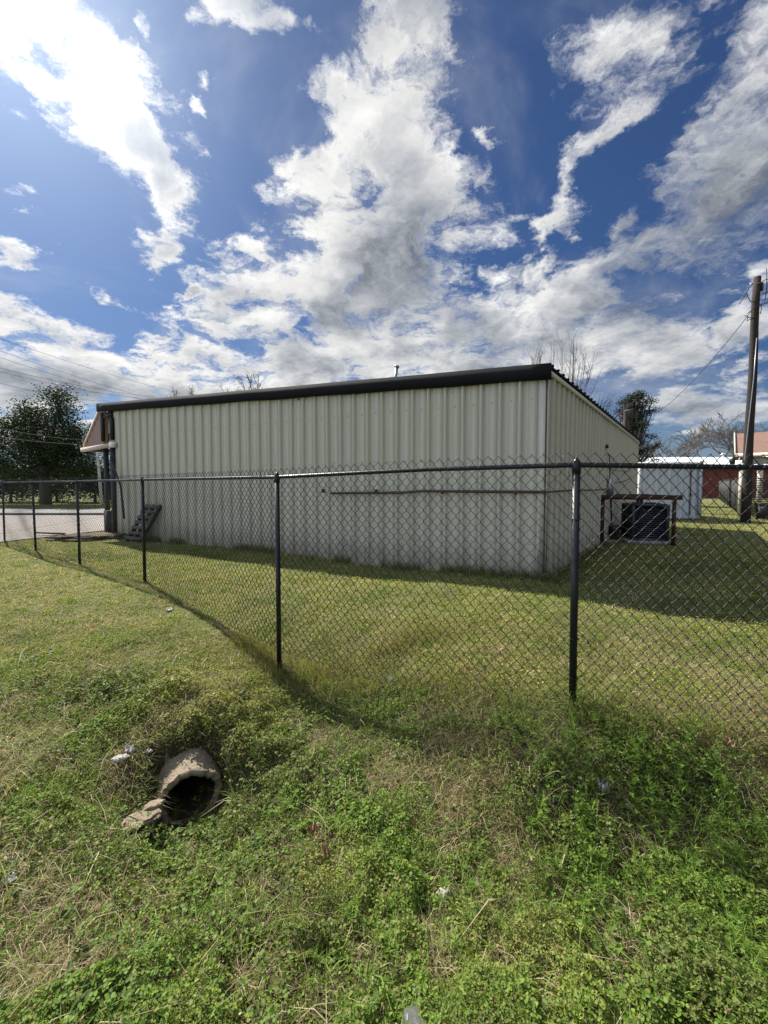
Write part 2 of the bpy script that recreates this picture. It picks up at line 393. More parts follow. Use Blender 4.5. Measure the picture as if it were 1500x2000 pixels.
# culvert frame
cul_c = P(372, 1560, 2.50); cul_ax = Vector((-.52, .85, .05)).normalized(); CR_O, CR_I, CUL_L = .188, .148, 1.3
cul_side = Vector((cul_ax.y, -cul_ax.x, 0)).normalized(); cul_up = cul_side.cross(cul_ax).normalized()
def H(x, y, bump=True):
    x = np.asarray(x, float); y = np.asarray(y, float); shp = x.shape; xf = x.ravel(); yf = y.ravel(); out = np.zeros(len(xf))
    near = (np.abs(xf) < 11) & (yf > -4) & (yf < 11)
    idx = np.where(near)[0]
    for s_ in range(0, len(idx), 20000):
        ii = idx[s_:s_ + 20000]
        r2 = (xf[ii, None] - CP[None, :, 0]) ** 2 + (yf[ii, None] - CP[None, :, 1]) ** 2
        v = _tps(r2) @ _sol[:len(CP)] + _sol[-3] + _sol[-2] * xf[ii] + _sol[-1] * yf[ii]
        wgt = sst(-np.abs(xf[ii]), -10.5, -6.5) * sst(-yf[ii], -9.5, -6.5) * sst(yf[ii], -3.5, -1)
        out[ii] = np.clip(v, -.65, .15) * wgt
    if bump:
        nb = np.exp(-np.maximum(np.hypot(xf, yf) - 3, 0) / 4)
        out = out + (fbm(xf * 2.2, yf * 2.2, 3, 4) - .5) * (.02 + .07 * nb) * (yf < 20)
        out = out + (vnoise(xf * .5, yf * .5, 9) - .5) * .06 * sst(-np.hypot(xf, yf), -14, -8)
    qx = xf - cul_c.x; qy = yf - cul_c.y; t = qx * cul_ax.x + qy * cul_ax.y; sl = np.abs(qx * cul_side.x + qy * cul_side.y)
    top = cul_c.z + CR_O + .02 + .03 * np.sin(xf * 23) * np.sin(yf * 19)
    wq = sst(t, .10, .24) * sst(-t, -1.6, -1.1) * sst(-sl, -.55, -.16)
    out = np.where(wq > 0, np.maximum(out, out * (1 - wq) + top * wq), out)
    wq2 = sst(t, .0, .12) * sst(-t, -1.4, -1.0) * sst(-np.abs(sl - .30), -.16, -.04); lvl = cul_c.z + .13
    out = np.where(wq2 > 0, np.maximum(out, out * (1 - wq2) + lvl * wq2), out)
    wm = sst(t, -.34, -.10) * sst(-t, -.22, -.14) * sst(-sl, -.24, -.13)
    out = np.where(wm > 0, np.minimum(out, out * (1 - wm) + (cul_c.z - CR_I + .03) * wm), out)
    return out.reshape(shp)
def Hs(x, y): return float(H(np.array([x]), np.array([y]))[0])

def in_pipe(Pt, rad, front=.02, L=CUL_L):
    q = Pt - np.array(cul_c); t = q @ np.array(cul_ax); rr = q - t[:, None] * np.array(cul_ax)
    return (t > -front) & (t < L) & (np.linalg.norm(rr, axis=1) < rad)
def axis_coords(segs):
    out = []
    for a, b, st in segs: out += list(np.arange(a, b - st * .3, st))
    out.append(segs[-1][1]); return np.array(out)
gx = axis_coords([(-900, -200, 100), (-200, -60, 20), (-60, -12, 2), (-12, -4.2, .2), (-4.2, 4.2, .035), (4.2, 12, .2), (12, 60, 2), (60, 200, 20), (200, 900, 100)])
gy = axis_coords([(-200, -20, 20), (-20, -4, 1), (-4, .8, .15), (.8, 5.2, .035), (5.2, 12, .12), (12, 60, 1.5), (60, 200, 20), (200, 1500, 100)])
GX, GY = np.meshgrid(gx, gy); GZ = H(GX, GY)
V = np.c_[GX.ravel(), GY.ravel(), GZ.ravel()]
nx, ny = len(gx), len(gy); I = np.arange(nx * ny).reshape(ny, nx)
Q = np.c_[I[:-1, :-1].ravel(), I[:-1, 1:].ravel(), I[1:, 1:].ravel(), I[1:, :-1].ravel()]
Q = Q[~in_pipe(V[Q].mean(1), CR_I + .014, .01)]
g = mesh_np('ground', V, [Q], M['ground'], smooth=True)
def fence_y(x): 
    o_ = np.argsort(RXf); return np.interp(x, RXf[o_], RYf[o_])
RXf = np.array([P(2300, 925, 2.15).x, P(1126, 908, 2.5).x, P(541, 932, 3.7).x, P(278, 937, 6.0).x, P(5, 942, 10.7).x]); RYf = np.array([2.15, 2.5, 3.7, 6.0, 10.7])
_wx, _wy = V[:, 0], V[:, 1]; _wz = sst(fence_y(_wx) - _wy, -.22, .25) * sst(_wx + .55 + (_wy - 1.2) * .80, -1.1, .3) * sst(3.6 - _wy, -.15, .5)
tint(g, np.repeat(_wz[:, None], 3, 1)); meta(g, None, None, kind='structure')
def sheet(name, poly, z, m):
    o = mesh_np(name, [(x, y, z) for x, y in poly], [np.array([list(range(len(poly)))])], m); return meta(o, None, None, kind='structure')
e0 = G(-20, 1062); e1 = G(75, 1052); e2 = G(150, 1043); e3 = G(234, 1034)
sheet('gravel_lot', [(-60, 9.4), (e0.x - 3, e0.y - .4), (e0.x, e0.y), (e1.x, e1.y), (e2.x, e2.y), (e3.x, e3.y), (-5.2, 15.5), (-4, 19.2), (-60, 19.2)], .026, M['gravel'])
sheet('road', [(-120, 19.9), (-4, 19.9), (-4, 24.2), (-120, 24.2)], .022, M['road'])
# kerb between lot and road
mb = MB(); mb.box((-34, 19.55, .05), (56, .25, .12)); k = mb.build('kerb', M['pad']); meta(k, None, None, kind='structure')

# ------------------------------------------------------------------ building
A0 = Vector((2.44, 6.30, 0)); fdir = Vector((-.884, .464, 0)).normalized(); LEN = 11.3
A1 = A0 + fdir * LEN; fn = Vector((-fdir.y, fdir.x, 0)); fn = fn if fn.y < 0 else -fn         # outward (towards the camera)
B1 = Vector((9.3, 15.1, 0)); rdir = (B1 - A0).normalized(); rn = Vector((rdir.y, -rdir.x, 0))
ZA, ZL, ZB = P(1070, 722, 6.3).z, P(222, 792, A1.y).z, P(1243, 864, 15.1).z
bld = empty('metal_building', A0, 'long beige ribbed metal building with black roof edge behind the fence', 'building')
def ribbed(a, b, z0, za, zb, nrm, pitch=.305, dep=.050, trim0=0.0, name='wall', m=None, par=bld, lift=None):
    """ribbed steel sheet from a to b; tops za..zb"""
    a, b = Vector(a), Vector(b); L = (b - a).length; dr = (b - a).normalized(); prof = []
    s_ = trim0
    while s_ < L:
        for o_, h_ in ((0, 0), (.003, -.014), (.013, -.014), (.016, 0), (.034, dep * .85), (.064, dep * .85), (.082, 0), (.085, -.012), (.094, -.012), (.097, 0), (.130, 0), (.138, .010), (.152, .010), (.160, 0), (.225, 0), (.233, .010), (.247, .010), (.255, 0)):
            if s_ + o_ <= L: prof.append((s_ + o_, h_))
        s_ += pitch
    prof.append((L, 0)); prof = np.array(prof); n = len(prof)
    NZ = 9
    Vv = []
    for j in range(NZ):
        tz = j / (NZ - 1)
        for i, (s, h) in enumerate(prof):
            top = za + (zb - za) * s / L
            z = z0 + (top - z0) * tz
            wv = .007 * math.sin(s * 1.7 + 3 * tz) * math.sin(tz * 3.1 + s * .9) + .004 * math.sin(s * 5.1 + tz * 6)
            p = a + dr * s + nrm * (h + wv); Vv.append((p.x, p.y, z))
    Vv = np.array(Vv) - np.array(par.location)
    I = np.arange(n * NZ).reshape(NZ, n)
    Qs = np.c_[I[:-1, :-1].ravel(), I[:-1, 1:].ravel(), I[1:, 1:].ravel(), I[1:, :-1].ravel()]
    return mesh_np(name, Vv, [Qs], m or M['wall'], par)
w1 = ribbed(A0, A1, -.15, ZA, ZL, fn); w1.data.name = 'wall'
w2 = ribbed(A0, B1, -.15, ZA - .05, ZB, rn, trim0=.05)
C1 = A1 + rdir * 11
ob = bld.location
mb = MB(ob)     # back and far walls, inside faces of the shell
for a, b, za, zb in ((A1, C1, ZL, ZB), (C1, B1, ZB, ZB)):
    mb.add([(a.x, a.y, -.15), (b.x, b.y, -.15), (b.x, b.y, zb), (a.x, a.y, za)], [(0, 1, 2, 3)])
mb.build('wall', M['wall'], bld)
mb = MB(ob)     # corner trim
cz = ZA - .02
mb.box(A0 + fn * .048 + rn * -.02 + Vector((0, 0, cz / 2 - .07)), (.09, .008, cz + .14), (fdir, fn, Vector((0, 0, 1))))
mb.box(A0 + rn * .048 + rdir * .055 + Vector((0, 0, cz / 2 - .07)), (.10, .008, cz + .14), (rdir, rn, Vector((0, 0, 1))))
mb.build('corner_trim', M['wall'], bld)
# roof sheet with rib ends along the eave
mb = MB(ob)
rz = .035
r0 = A0 + fn * .03 + rn * .07; r1 = A1 + fn * .03 - fdir * 0 + fdir * .58; r2 = C1 + fdir * .2; r3 = B1 + rn * .07
def rp(p, z): return (p.x, p.y, z)
mb.add([rp(r0, ZA + rz), rp(r1, ZL + rz), rp(r2, ZB + .25), rp(r3, ZB + rz), rp(r0, ZA + rz + .03), rp(r1, ZL + rz + .03), rp(r2, ZB + .28), rp(r3, ZB + rz + .03)],
       [(0, 1, 2, 3), (7, 6, 5, 4), (0, 4, 5, 1), (1, 5, 6, 2), (2, 6, 7, 3), (3, 7, 4, 0)])
nr = int((B1 - A0).length / .305)
for i in range(nr):
    t = (i + .5) / nr; p = A0.lerp(B1, t) + rn * .03; z = ZA + (ZB - ZA) * t + rz + .045
    mb.box((p.x, p.y, z), (.05, .11, .035), (rdir, rn, Vector((0, 0, 1))))
mb.build('roof', M['trim'], bld)
mb = MB(ob)     # eave flashing under the roof on the right side
a = A0 + rn * .045; b = B1 + rn * .045
mb.bar((a.x, a.y, ZA - .03), (b.x, b.y, ZB - .01), .035, .07); mb.build('eave_flashing', M['wall'], bld)
# black fascia in four overlapping lengths with slight steps
fas = [(0, LEN + .66, .236, .000),]
for (s0, s1, hh, off_) in fas:   # one long length
    mb = MB(ob)
    if s0 == 0: s0 = -.10
    za = ZA + (ZL - ZA) * s0 / LEN + .07; zb = ZA + (ZL - ZA) * s1 / LEN + .07
    n_ = 40; vs = []; fs = []
    for i in range(n_ + 1):
        t = i / n_; s_ = s0 + (s1 - s0) * t; zt = za + (zb - za) * t + .002 * math.sin(s_ * 2.2)
        c = A0 + fdir * s_ + fn * (.095 + off_); c2 = A0 + fdir * s_ + fn * .035
        zl = zt - hh + .006 * math.sin(s_ * 3.3)
        vs += [(c.x, c.y, zt), (c.x, c.y, zl), (c2.x, c2.y, zl), (c2.x, c2.y, zt)]
    for i in range(n_):
        q = i * 4
        for a_, b_ in ((0, 1), (1, 2), (2, 3), (3, 0)): fs.append((q + a_, q + 4 + a_, q + 4 + b_, q + b_))
    fs += [(0, 1, 2, 3), (n_ * 4 + 3, n_ * 4 + 2, n_ * 4 + 1, n_ * 4)]
    mb.add(vs, fs); mb.build('fascia', M['trim'], bld)
# open end bay and canopy beyond the left end of the siding
def FL(s, z, out=0.0, back=0.0):
    p = A0 + fdir * s + fn * (out - back); return Vector((p.x, p.y, z))
# siding stops lower right of bay; the canopy
zb0 = P(235, 868, A1.y).z; zt0 = ZL - .05
can = mb = MB(ob)
L0, L1 = LEN + .02, LEN + 1.45
tri = [FL(L0 + .33, zt0, .02), FL(L1, zb0, .02), FL(L0 + .1, zb0 + .02, .02)]
# ribbed triangular cheek
vs = []; fs = []; n_ = 28
for i in range(n_ + 1):
    t = i / n_; s_ = L0 + .45 + (L1 - L0 - .45) * t; h_ = .02 if (i % 4) in (1, 2) else 0
    top = zt0 - .04 + (zb0 - zt0 + .04) * max(0, (s_ - L0 - .56) / (L1 - L0 - .56))
    vs += [tuple(FL(s_, zb0, .02 + h_)), tuple(FL(s_, top, .02 + h_))]
for i in range(n_): fs.append((2 * i, 2 * i + 2, 2 * i + 3, 2 * i + 1))
mb.add(vs, fs); mb.build('canopy_cheek', M['pink'], bld)
mb = MB(ob)   # sloping canopy roof and rake board
mb.bar(FL(L0 + .56, zt0, .04), FL(L1 + .03, zb0, .04), .05, .07); mb.build('rake_board', M['beam'], bld)
mb = MB(ob)
q0, q1 = FL(L0 + .56, zt0), FL(L1, zb0); q2 = q1 + rdir * 8; q3 = q0 + rdir * 8
mb.add([q0, q1, q2, q3], [(0, 1, 2, 3)]); mb.build('canopy_roof', M['pink'], bld)
mb = MB(ob); mb.bar(FL(L0 - .12, zb0 - .02, .07), FL(L1 + .08, zb0 - .10, .07), .09, .11); mb.build('canopy_beam', M['beam'], bld)
mb = MB(ob); mb.box(FL(L0 - .1, zb0 - .02, .09), (.16, .12, .15), (fdir, fn, Vector((0, 0, 1)))); mb.build('beam_end', M['white'], bld)
mb = MB(ob); mb.bar(FL(L0, zb0 - .18, -.5), FL(L1 - .1, zb0 - .2, -.5), .05, .04); mb.bar(FL(L1, zb0 - .09, .02), FL(L1, zb0 - .09, .02) + rdir * 8, .12, .1); mb.build('canopy_rafter', M['wood'], bld)
mb = MB(ob)   # timber framing in the open bay
mb.bar(FL(L0 + .46, zb0 + .1, .03), FL(L0 + .46, zt0 - .12, .03), .06, .10); mb.build('stud', M['post'], bld)
mb = MB(ob); mb.bar(FL(L0 - .02, zb0 + .12, .05), FL(L0 - .02, zb0 + .75, .05), .06, .10); mb.build('stud', M['post'], bld)
mb = MB(ob); mb.bar(FL(L0 + .54, zt0 - .09, .045), FL(L0 - .0, zt0 - .03, .045), .05, .09); mb.build('header', M['pink'], bld)
mb = MB(ob); mb.bar(FL(L0 + .44, zt0 - .22, .02), FL(L0 + .02, zt0 - .18, .02), .05, .16); mb.build('header', M['post'], bld)
mb = MB(ob); mb.box(FL(L0 + .24, (zb0 + zt0) / 2, -.10), (.56, .02, zt0 - zb0 - .1), (fdir, fn, Vector((0, 0, 1)))); mb.build('inner_panel', M['cream'], bld)
mb = MB(ob); mb.tube([FL(L0 + .26, zt0 - .35, -.05), FL(L0 + .1, zb0 + .45, -.03), FL(L0 + .05, zb0 + .34, 0), FL(L0 + .22, zb0 + .30, 0), FL(L0 + .28, zb0 + .05, 0)], .02, 5); mb.build('torn_strip', M['post'], bld)
# porch posts on the facade
mb = MB(ob); mb.box(FL(L0 + .03, zb0 / 2 - .05, .0), (.13, .13, zb0 - .1 + .1), (fdir, fn, Vector((0, 0, 1)))); mb.build('porch_post', M['post'], bld)
mb = MB(ob); mb.box(FL(L0 + .50, zb0 / 2 - .05, -.05), (.10, .10, zb0), (fdir, fn, Vector((0, 0, 1)))); mb.box(FL(L0 + .45, .35, -.05), (.2, .16, .75), (fdir, fn, Vector((0, 0, 1)))); mb.build('porch_post', M['post'], bld)
mb = MB(ob); mb.bar(FL(L0 + .5, .72, -.02), FL(L0 - .02, .72, -.02), .06, .05); mb.build('porch_rail', M['wood'], bld)
# long pipe on the wall
def wallp(px, off_=.06, z=None):
    """point on the front wall line seen at photo column px"""
    k_ = (px - 750) / F; s_ = (A0.x - k_ * A0.y) / (k_ * fdir.y - fdir.x); return s_
zp = P(1062, 961, 6.3).z
s_end = wallp(650)
mb = MB(ob); mb.tube([FL(s_end, zp - .06, .07), FL(s_end * .6, zp - .03, .065), FL(2.0, zp, .065), FL(-.06, zp, .065)], .023, 8)
for s_ in (.4, 1.6, 2.9, 4.1): mb.box(FL(s_, zp - .012, .05), (.03, .08, .07), (fdir, fn, Vector((0, 0, 1))))
mb.build('wall_pipe', M['pipe'], bld, True)
def RW(s, z, out=.0):
    p = A0 + rdir * s + rn * out; return Vector((p.x, p.y, z))
mb = MB(ob); mb.tube([RW(.0, zp, .075), RW(1.5, zp + .01, .07), RW(3.4, zp - .01, .07), RW(5.2, zp, .07)], .014, 8); mb.build('wall_pipe', M['pipe'], bld, True)
# meter box, disconnect and cables on the right wall
sm = 5.2
mb = MB(ob); mb.box(RW(sm, 1.42, .09), (.28, .12, .42), (rdir, rn, Vector((0, 0, 1)))); mb.box(RW(sm, 1.42, .155), (.2, .012, .3), (rdir, rn, Vector((0, 0, 1)))); mb.build('meter_box', M['silver'], bld)
mb = MB(ob); mb.tube([RW(sm, 1.63, .08), RW(sm, 2.2, .06), RW(sm + .05, 2.25, .02)], .012, 6); mb.tube([RW(sm + .1, 1.25, .1), RW(sm + .12, .7, .12), RW(sm + .1, .1, .14)], .014, 6)
mb.tube([RW(sm - .08, 1.25, .1), RW(sm - .05, .6, .14), RW(sm + .05, .05, .16)], .012, 6)
mb.tube(sag(RW(sm + .1, 1.55, .1), RW(sm + 4.4, 1.75, .03), .08), .010, 5); mb.tube(sag(RW(sm + .1, 1.9, .05), RW(sm + 4.4, 1.95, .03), .05), .008, 5)
mb.build('cable', M['cable'], bld)
mb = MB(ob); mb.box(RW(sm + .3, .32, .16), (.3, .2, .22), (rdir, rn, Vector((0, 0, 1)))); mb.build('junction_box', M['post'], bld)
mb = MB(ob); mb.box(RW(4.9, 2.42, .05), (.12, .05, .08), (rdir, rn, Vector((0, 0, 1)))); mb.build('vent_hood', M['post'], bld)
# small screws / rust spots along right wall
mb = MB(ob)
for i in range(60):
    mb.box(RW(rng.uniform(.3, 8), rng.choice([.7, 1.7, 2.5]) + rng.normal(0, .01), .012), (.014, .01, .014), (rdir, rn, Vector((0, 0, 1))))
for i in range(120):
    s_ = (i % 36) * .305 + .18; mb.box(FL(s_, (.55, 1.9, 2.8)[i // 40] + .01 * math.sin(i * 7), .008), (.012, .008, .012), (fdir, fn, Vector((0, 0, 1))))
sc_ = mb.build('screw_heads', M['post'], bld); sc_['kind'] = 'stuff'
# roof vent stub
vb = P(768, 742, 8.2); vb.z = ZA + .1
mb = MB(ob); q = P(771, 745, 9.0); mb.tube([q + Vector((-.03, 0, -.25)), P(775, 716, 9.0)], .035, 8); mb.tube([P(774.5, 718, 9.0), P(776, 714, 9.0)], .05, 8); mb.build('vent_pipe', M['silver'], bld, True)
# hanging scrap under the fascia
mb = MB(ob); s_ = wallp(590); zf = ZA + (ZL - ZA) * s_ / LEN - .14; mb.tube([FL(s_, zf, .07), FL(s_ + .01, zf - .08, .08)], .012, 5); mb.build('bracket', M['post'], bld)

# ------------------------------------------------------------------ chain-link fence
RAIL = [(P(2300, 925, 2.15), None), (P(1126, 908, 2.5), P(1118, 1385, 2.5).z), (P(833, 917, 3.02), 'm'), (P(541, 932, 3.7), P(546, 1352, 3.7).z), (P(278, 937, 6.0), P(284, 1136, 6.0).z),
        (P(150, 940, 7.6), P(156, 1100, 7.6).z), (P(63, 941, 9.2), P(71, 1075, 9.2).z), (P(5, 942, 10.7), P(9, 1060, 10.7).z), (P(-90, 942, 12.2), 0.0)]
RAIL[0] = (RAIL[0][0], -.1)
fen = empty('chain_link_fence', (RAIL[1][0].x, RAIL[1][0].y, .05), 'black chain-link fence crossing the whole yard in front of the building', 'fence')
fo = fen.location
rp_ = [p for p, _ in RAIL]
S = [0]
for a, b in zip(rp_[:-1], rp_[1:]): S.append(S[-1] + math.hypot(b.x - a.x, b.y - a.y))
S = np.array(S); RX = np.array([p.x for p in rp_]); RY = np.array([p.y for p in rp_]); RZ = np.array([p.z for p in rp_])
mb = MB(fo); pts = []
for i, p in enumerate(rp_[:-1]):
    q = rp_[i + 1]
    for t in np.linspace(0, 1, 7)[:-1]: pts.append(p.lerp(q, t) - Vector((0, 0, .012 * math.sin(math.pi * t) * 0)))
pts.append(rp_[-1]); mb.tube(pts, .0165, 10); rail_o = mb.build('top_rail', M['black'], fen, True)
leanpx = {1: (1118, 1385, 2.5), 3: (546, 1352, 3.7), 4: (283, 1136, 6.0), 5: (156, 1100, 7.6), 6: (70, 1075, 9.2), 7: (9, 1060, 10.7)}
for i, (p, bz) in enumerate(RAIL):
    if bz == 'm': continue
    if i in leanpx: b = P(*leanpx[i]); b = Vector((b.x, p.y, b.z - .12))
    else: b = Vector((p.x, p.y, bz - .15))
    mb = MB(fo); mb.tube([b, p - Vector((0, 0, .03))], .0225, 12)
    post = mb.build('post', M['black'], fen, True)
    mb = MB(fo); t0 = Vector((p.x, p.y, p.z)); dcap = (p - b).normalized()
    mb.tube([p - dcap * .05, p - dcap * .01, p + dcap * .02, p + dcap * .035, p + dcap * .045], [.026, .026, .022, .012, .004], 12)
    cap = mb.build('post_cap', M['black'], post, True)
    mb = MB(fo)
    nt_ = 5
    for j in range(nt_):
        c = b.lerp(p, .2 + .75 * j / nt_); ring = [c + Vector((math.cos(a_) * .027, math.sin(a_) * .027, .006 * math.sin(a_))) for a_ in np.linspace(0, 6.28, 9)]
        mb = MB(fo); mb.tube(ring, .0022, 4, False); mb.build('tie_wire', M['wire'], post)
# fabric
pt = .0355; nw = int(S[-1] / pt)
zb_s = np.array([-.15, .02, -.10, -.02, .03, .02, .02, .02, .02])
VV = []; QQ = []; nv = 0
K4 = 4
uoff = np.array([[math.cos(2 * math.pi * j / K4 + .78), math.sin(2 * math.pi * j / K4 + .78)] for j in range(K4)])
for wi in range(nw):
    s0 = wi * pt
    xm, ym = np.interp(s0, S, RX), np.interp(s0, S, RY)
    dist = math.hypot(xm, ym)
    zt = np.interp(s0, S, RZ) + .075; zbm = np.interp(s0, S, zb_s)
    nk = 44; kz = np.arange(nk)
    z = zt + (zbm - zt) * kz / (nk - 1)
    ph = (kz + wi) % 2
    ss_ = s0 + ph * pt * 1.02
    belly = .028 * math.sin(s0 * 1.9) * np.sin(kz / nk * 3.14) + .01 * np.sin(kz * .3 + s0 * 3)
    x = np.interp(ss_, S, RX); y = np.interp(ss_, S, RY)
    tx, ty = np.gradient(np.interp([s0 - .02, s0, s0 + .02], S, RX))[1], np.gradient(np.interp([s0 - .02, s0, s0 + .02], S, RY))[1]
    L_ = math.hypot(tx, ty) + 1e-9; tx /= L_; ty /= L_; nxn, nyn = -ty, tx
    if nyn > 0: nxn, nyn = -nxn, -nyn
    o_ = .020 + belly + .0025 * np.where(ph, 1, -1) + rng.normal(0, .0006, nk)
    x = x + nxn * o_ + rng.normal(0, .0008, nk); y = y + nyn * o_
    # subdivide each leg: flat bend at knuckles
    P3 = np.c_[x, y, z]
    mids_a = P3[:-1] * .86 + P3[1:] * .14; mids_b = P3[:-1] * .14 + P3[1:] * .86
    if dist < 4.5:
        sft = .0026
        pts_ = np.empty((nk + 2 * (nk - 1), 3)); pts_[0::3] = P3; pts_[1::3] = mids_a; pts_[2::3] = mids_b
        pts_[1::3, 2] -= sft; pts_[2::3, 2] += sft
    else: pts_ = P3
    r_ = .0023 if dist < 5 else .0022
    n_ = len(pts_)
    # cross-section frame: horizontal normal n and binormal
    T = np.gradient(pts_, axis=0); T /= np.linalg.norm(T, axis=1)[:, None] + 1e-9
    N = np.tile(np.array([nxn, nyn, 0]), (n_, 1)); Bn = np.cross(T, N)
    ring = pts_[:, None, :] + r_ * (uoff[None, :, 0, None] * N[:, None, :] + uoff[None, :, 1, None] * Bn[:, None, :])
    VV.append(ring.reshape(-1, 3))
    I = (np.arange(n_ * K4).reshape(n_, K4) + nv)
    QQ.append(np.stack([I[:-1], np.roll(I, -1, 1)[:-1], np.roll(I, -1, 1)[1:], I[1:]], -1).reshape(-1, 4)); nv += n_ * K4
mesh_np('wire_mesh', np.concatenate(VV) - np.array(fo), [np.concatenate(QQ)], M['wire'], fen, True)
# rail ties
for s_ in np.arange(.3, S[-1], .6):
    mb = MB(fo)
    c = Vector((np.interp(s_, S, RX), np.interp(s_, S, RY), np.interp(s_, S, RZ)))
    mb.tube([c + Vector((0, math.cos(a_) * .02, math.sin(a_) * .02)) for a_ in np.linspace(0, 6.28, 8)], .0025, 4, False)
    mb.build('tie_wire', M['wire'], rail_o)

# ------------------------------------------------------------------ culvert
cul = empty('culvert_pipe', cul_c + Vector((0, 0, -CR_O)), 'broken concrete drain pipe sticking out of the ditch bank', 'pipe')
NA, NL = 72, 26
def ringpt(a_, t, r): return cul_c + cul_ax * t + (cul_side * math.cos(a_) + cul_up * math.sin(a_)) * r
Vv = []
prof = [(CR_O, None), (CR_I, None)]
rn_ = np.random.default_rng(3)
rough = rn_.normal(0, 1, (NA, NL * 2 + 4))
lip = [.012 * math.sin(3 * 2 * math.pi * i / NA + 1) + .004 * rn_.normal() for i in range(NA)]
def layer(i, j, r, t):
    a_ = 2 * math.pi * i / NA; e = .0022 * rough[i, j] + .005 * math.sin(a_ * 5 + t * 9)
    return ringpt(a_, t, r + e)
rows = []
for j in range(NL + 1):      # outside from the far end to the mouth
    t = CUL_L * (1 - j / NL) ** 1.6; rows.append([layer(i, j, CR_O, t + (lip[i] if j == NL else 0)) for i in range(NA)])
rows.append([layer(i, NL + 1, (CR_O + CR_I) / 2 + .004, -.012 + lip[i]) for i in range(NA)])
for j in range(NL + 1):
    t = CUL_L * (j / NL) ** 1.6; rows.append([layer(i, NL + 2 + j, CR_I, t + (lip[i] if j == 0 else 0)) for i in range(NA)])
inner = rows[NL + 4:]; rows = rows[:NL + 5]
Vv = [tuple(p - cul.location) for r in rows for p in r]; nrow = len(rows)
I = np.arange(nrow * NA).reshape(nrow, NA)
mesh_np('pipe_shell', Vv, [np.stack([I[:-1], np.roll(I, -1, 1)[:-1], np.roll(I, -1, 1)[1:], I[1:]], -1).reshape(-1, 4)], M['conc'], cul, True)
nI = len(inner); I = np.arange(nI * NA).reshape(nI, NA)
mesh_np('inner_wall', [tuple(p - cul.location) for r in inner for p in r], [np.stack([I[:-1], np.roll(I, -1, 1)[:-1], np.roll(I, -1, 1)[1:], I[1:]], -1).reshape(-1, 4)], M['bore_shade'], cul, True)
# near-black end cap far inside, painted as the bore's deep shade
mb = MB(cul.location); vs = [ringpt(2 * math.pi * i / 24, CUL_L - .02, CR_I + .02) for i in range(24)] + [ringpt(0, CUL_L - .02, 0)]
mb.add(vs, [(24, i, (i + 1) % 24) for i in range(24)]); mb.build('dark_end_cap', M['dark'], cul)
def blob(name, c, size, m, label, cat, seed=0, rot=0, flat=1.0, group=None, sub=3, amp=.25, freq=2.5):
    bm = bmesh.new(); bmesh.ops.create_icosphere(bm, subdivisions=sub, radius=1)
    r_ = random.Random(seed); o1 = Vector((r_.uniform(0, 50), r_.uniform(0, 50), r_.uniform(0, 50)))
    from mathutils import noise as mn
    for v in bm.verts:
        n_ = mn.fractal(v.co * freq + o1, 1.0, 2.0, 4) * amp
        v.co = v.co * (1 + n_); v.co.z = max(min(v.co.z, flat), -1)
        v.co = Vector((v.co.x * size[0], v.co.y * size[1], v.co.z * size[2]))
    me = bpy.data.meshes.new(name); bm.to_mesh(me); bm.free(); me.materials.append(m)
    for p in me.polygons: p.use_smooth = sub > 3
    o = bpy.data.objects.new(name, me); COL.objects.link(o); o.location = c; o.rotation_euler = (0, 0, rot)
    return meta(o, label, cat, group)
p = G(275, 1592, -.33); blob('concrete_chunk', (p.x, p.y, p.z - .02), (.10, .06, .022), M['conc'], 'flat broken concrete slab beside the drain pipe mouth', 'concrete', 5, .6, .6, sub=4)
p = G(300, 1572, -.28); blob('concrete_chunk', (p.x, p.y, p.z), (.05, .03, .02), M['conc'], 'small concrete shard lying on top of the broken slab', 'concrete', 8, .5, .6)
p = G(235, 1487, -.2); blob('concrete_chunk', (p.x, p.y, p.z + .02), (.045, .025, .02), M['rock'], 'pale stone among the clover uphill of the drain pipe', 'stone', 9, .4, .7)
p = G(866, 1757, -.36); blob('stone', (p.x, p.y, p.z + .015), (.036, .03, .03), M['rock'], 'rounded pale stone in the dead grass near the bottom', 'stone', 11, .4, .9, sub=4, amp=.15)

# ------------------------------------------------------------------ vegetation
def unit(v): return v / (np.linalg.norm(v, axis=1)[:, None] + 1e-9)
def make_leaves(name, pos, size, cols, m, label, cat, tilt=.7, aspect=.8, six=False, kind='stuff', parent=None):
    n = len(pos); az = rng.uniform(0, 2 * np.pi, n); nrm = np.c_[rng.normal(0, tilt, n), rng.normal(0, tilt, n), np.ones(n)]; nrm = unit(nrm)
    dr = np.c_[np.cos(az), np.sin(az), rng.normal(0, .2, n)]; dr = unit(dr - nrm * (dr * nrm).sum(1)[:, None]); sd_ = np.cross(nrm, dr)
    L = size[:, None]; Wd = L * aspect
    fold = nrm * L * rng.uniform(-.05, .22, n)[:, None]
    if six:
        vs = np.stack([pos - dr * L * .5, pos - dr * L * .18 + sd_ * Wd * .42 + fold, pos + dr * L * .28 + sd_ * Wd * .38 + fold, pos + dr * L * .5,
                       pos + dr * L * .28 - sd_ * Wd * .38 + fold, pos - dr * L * .18 - sd_ * Wd * .42 + fold], 1)
        k = 6; Fq = np.arange(n)[:, None] * 6; F_ = [np.concatenate([Fq + [[0, 1, 2, 3]], Fq + [[0, 3, 4, 5]]])]
    else:
        vs = np.stack([pos - dr * L * .5, pos + sd_ * Wd * .5 + fold, pos + dr * L * .5, pos - sd_ * Wd * .5 + fold], 1)
        k = 4; F_ = [np.arange(n * 4).reshape(n, 4)]
    o = mesh_np(name, vs.reshape(-1, 3), F_, m, parent); tint(o, np.repeat(cols, k, 0))
    return meta(o, label, cat, kind=kind)
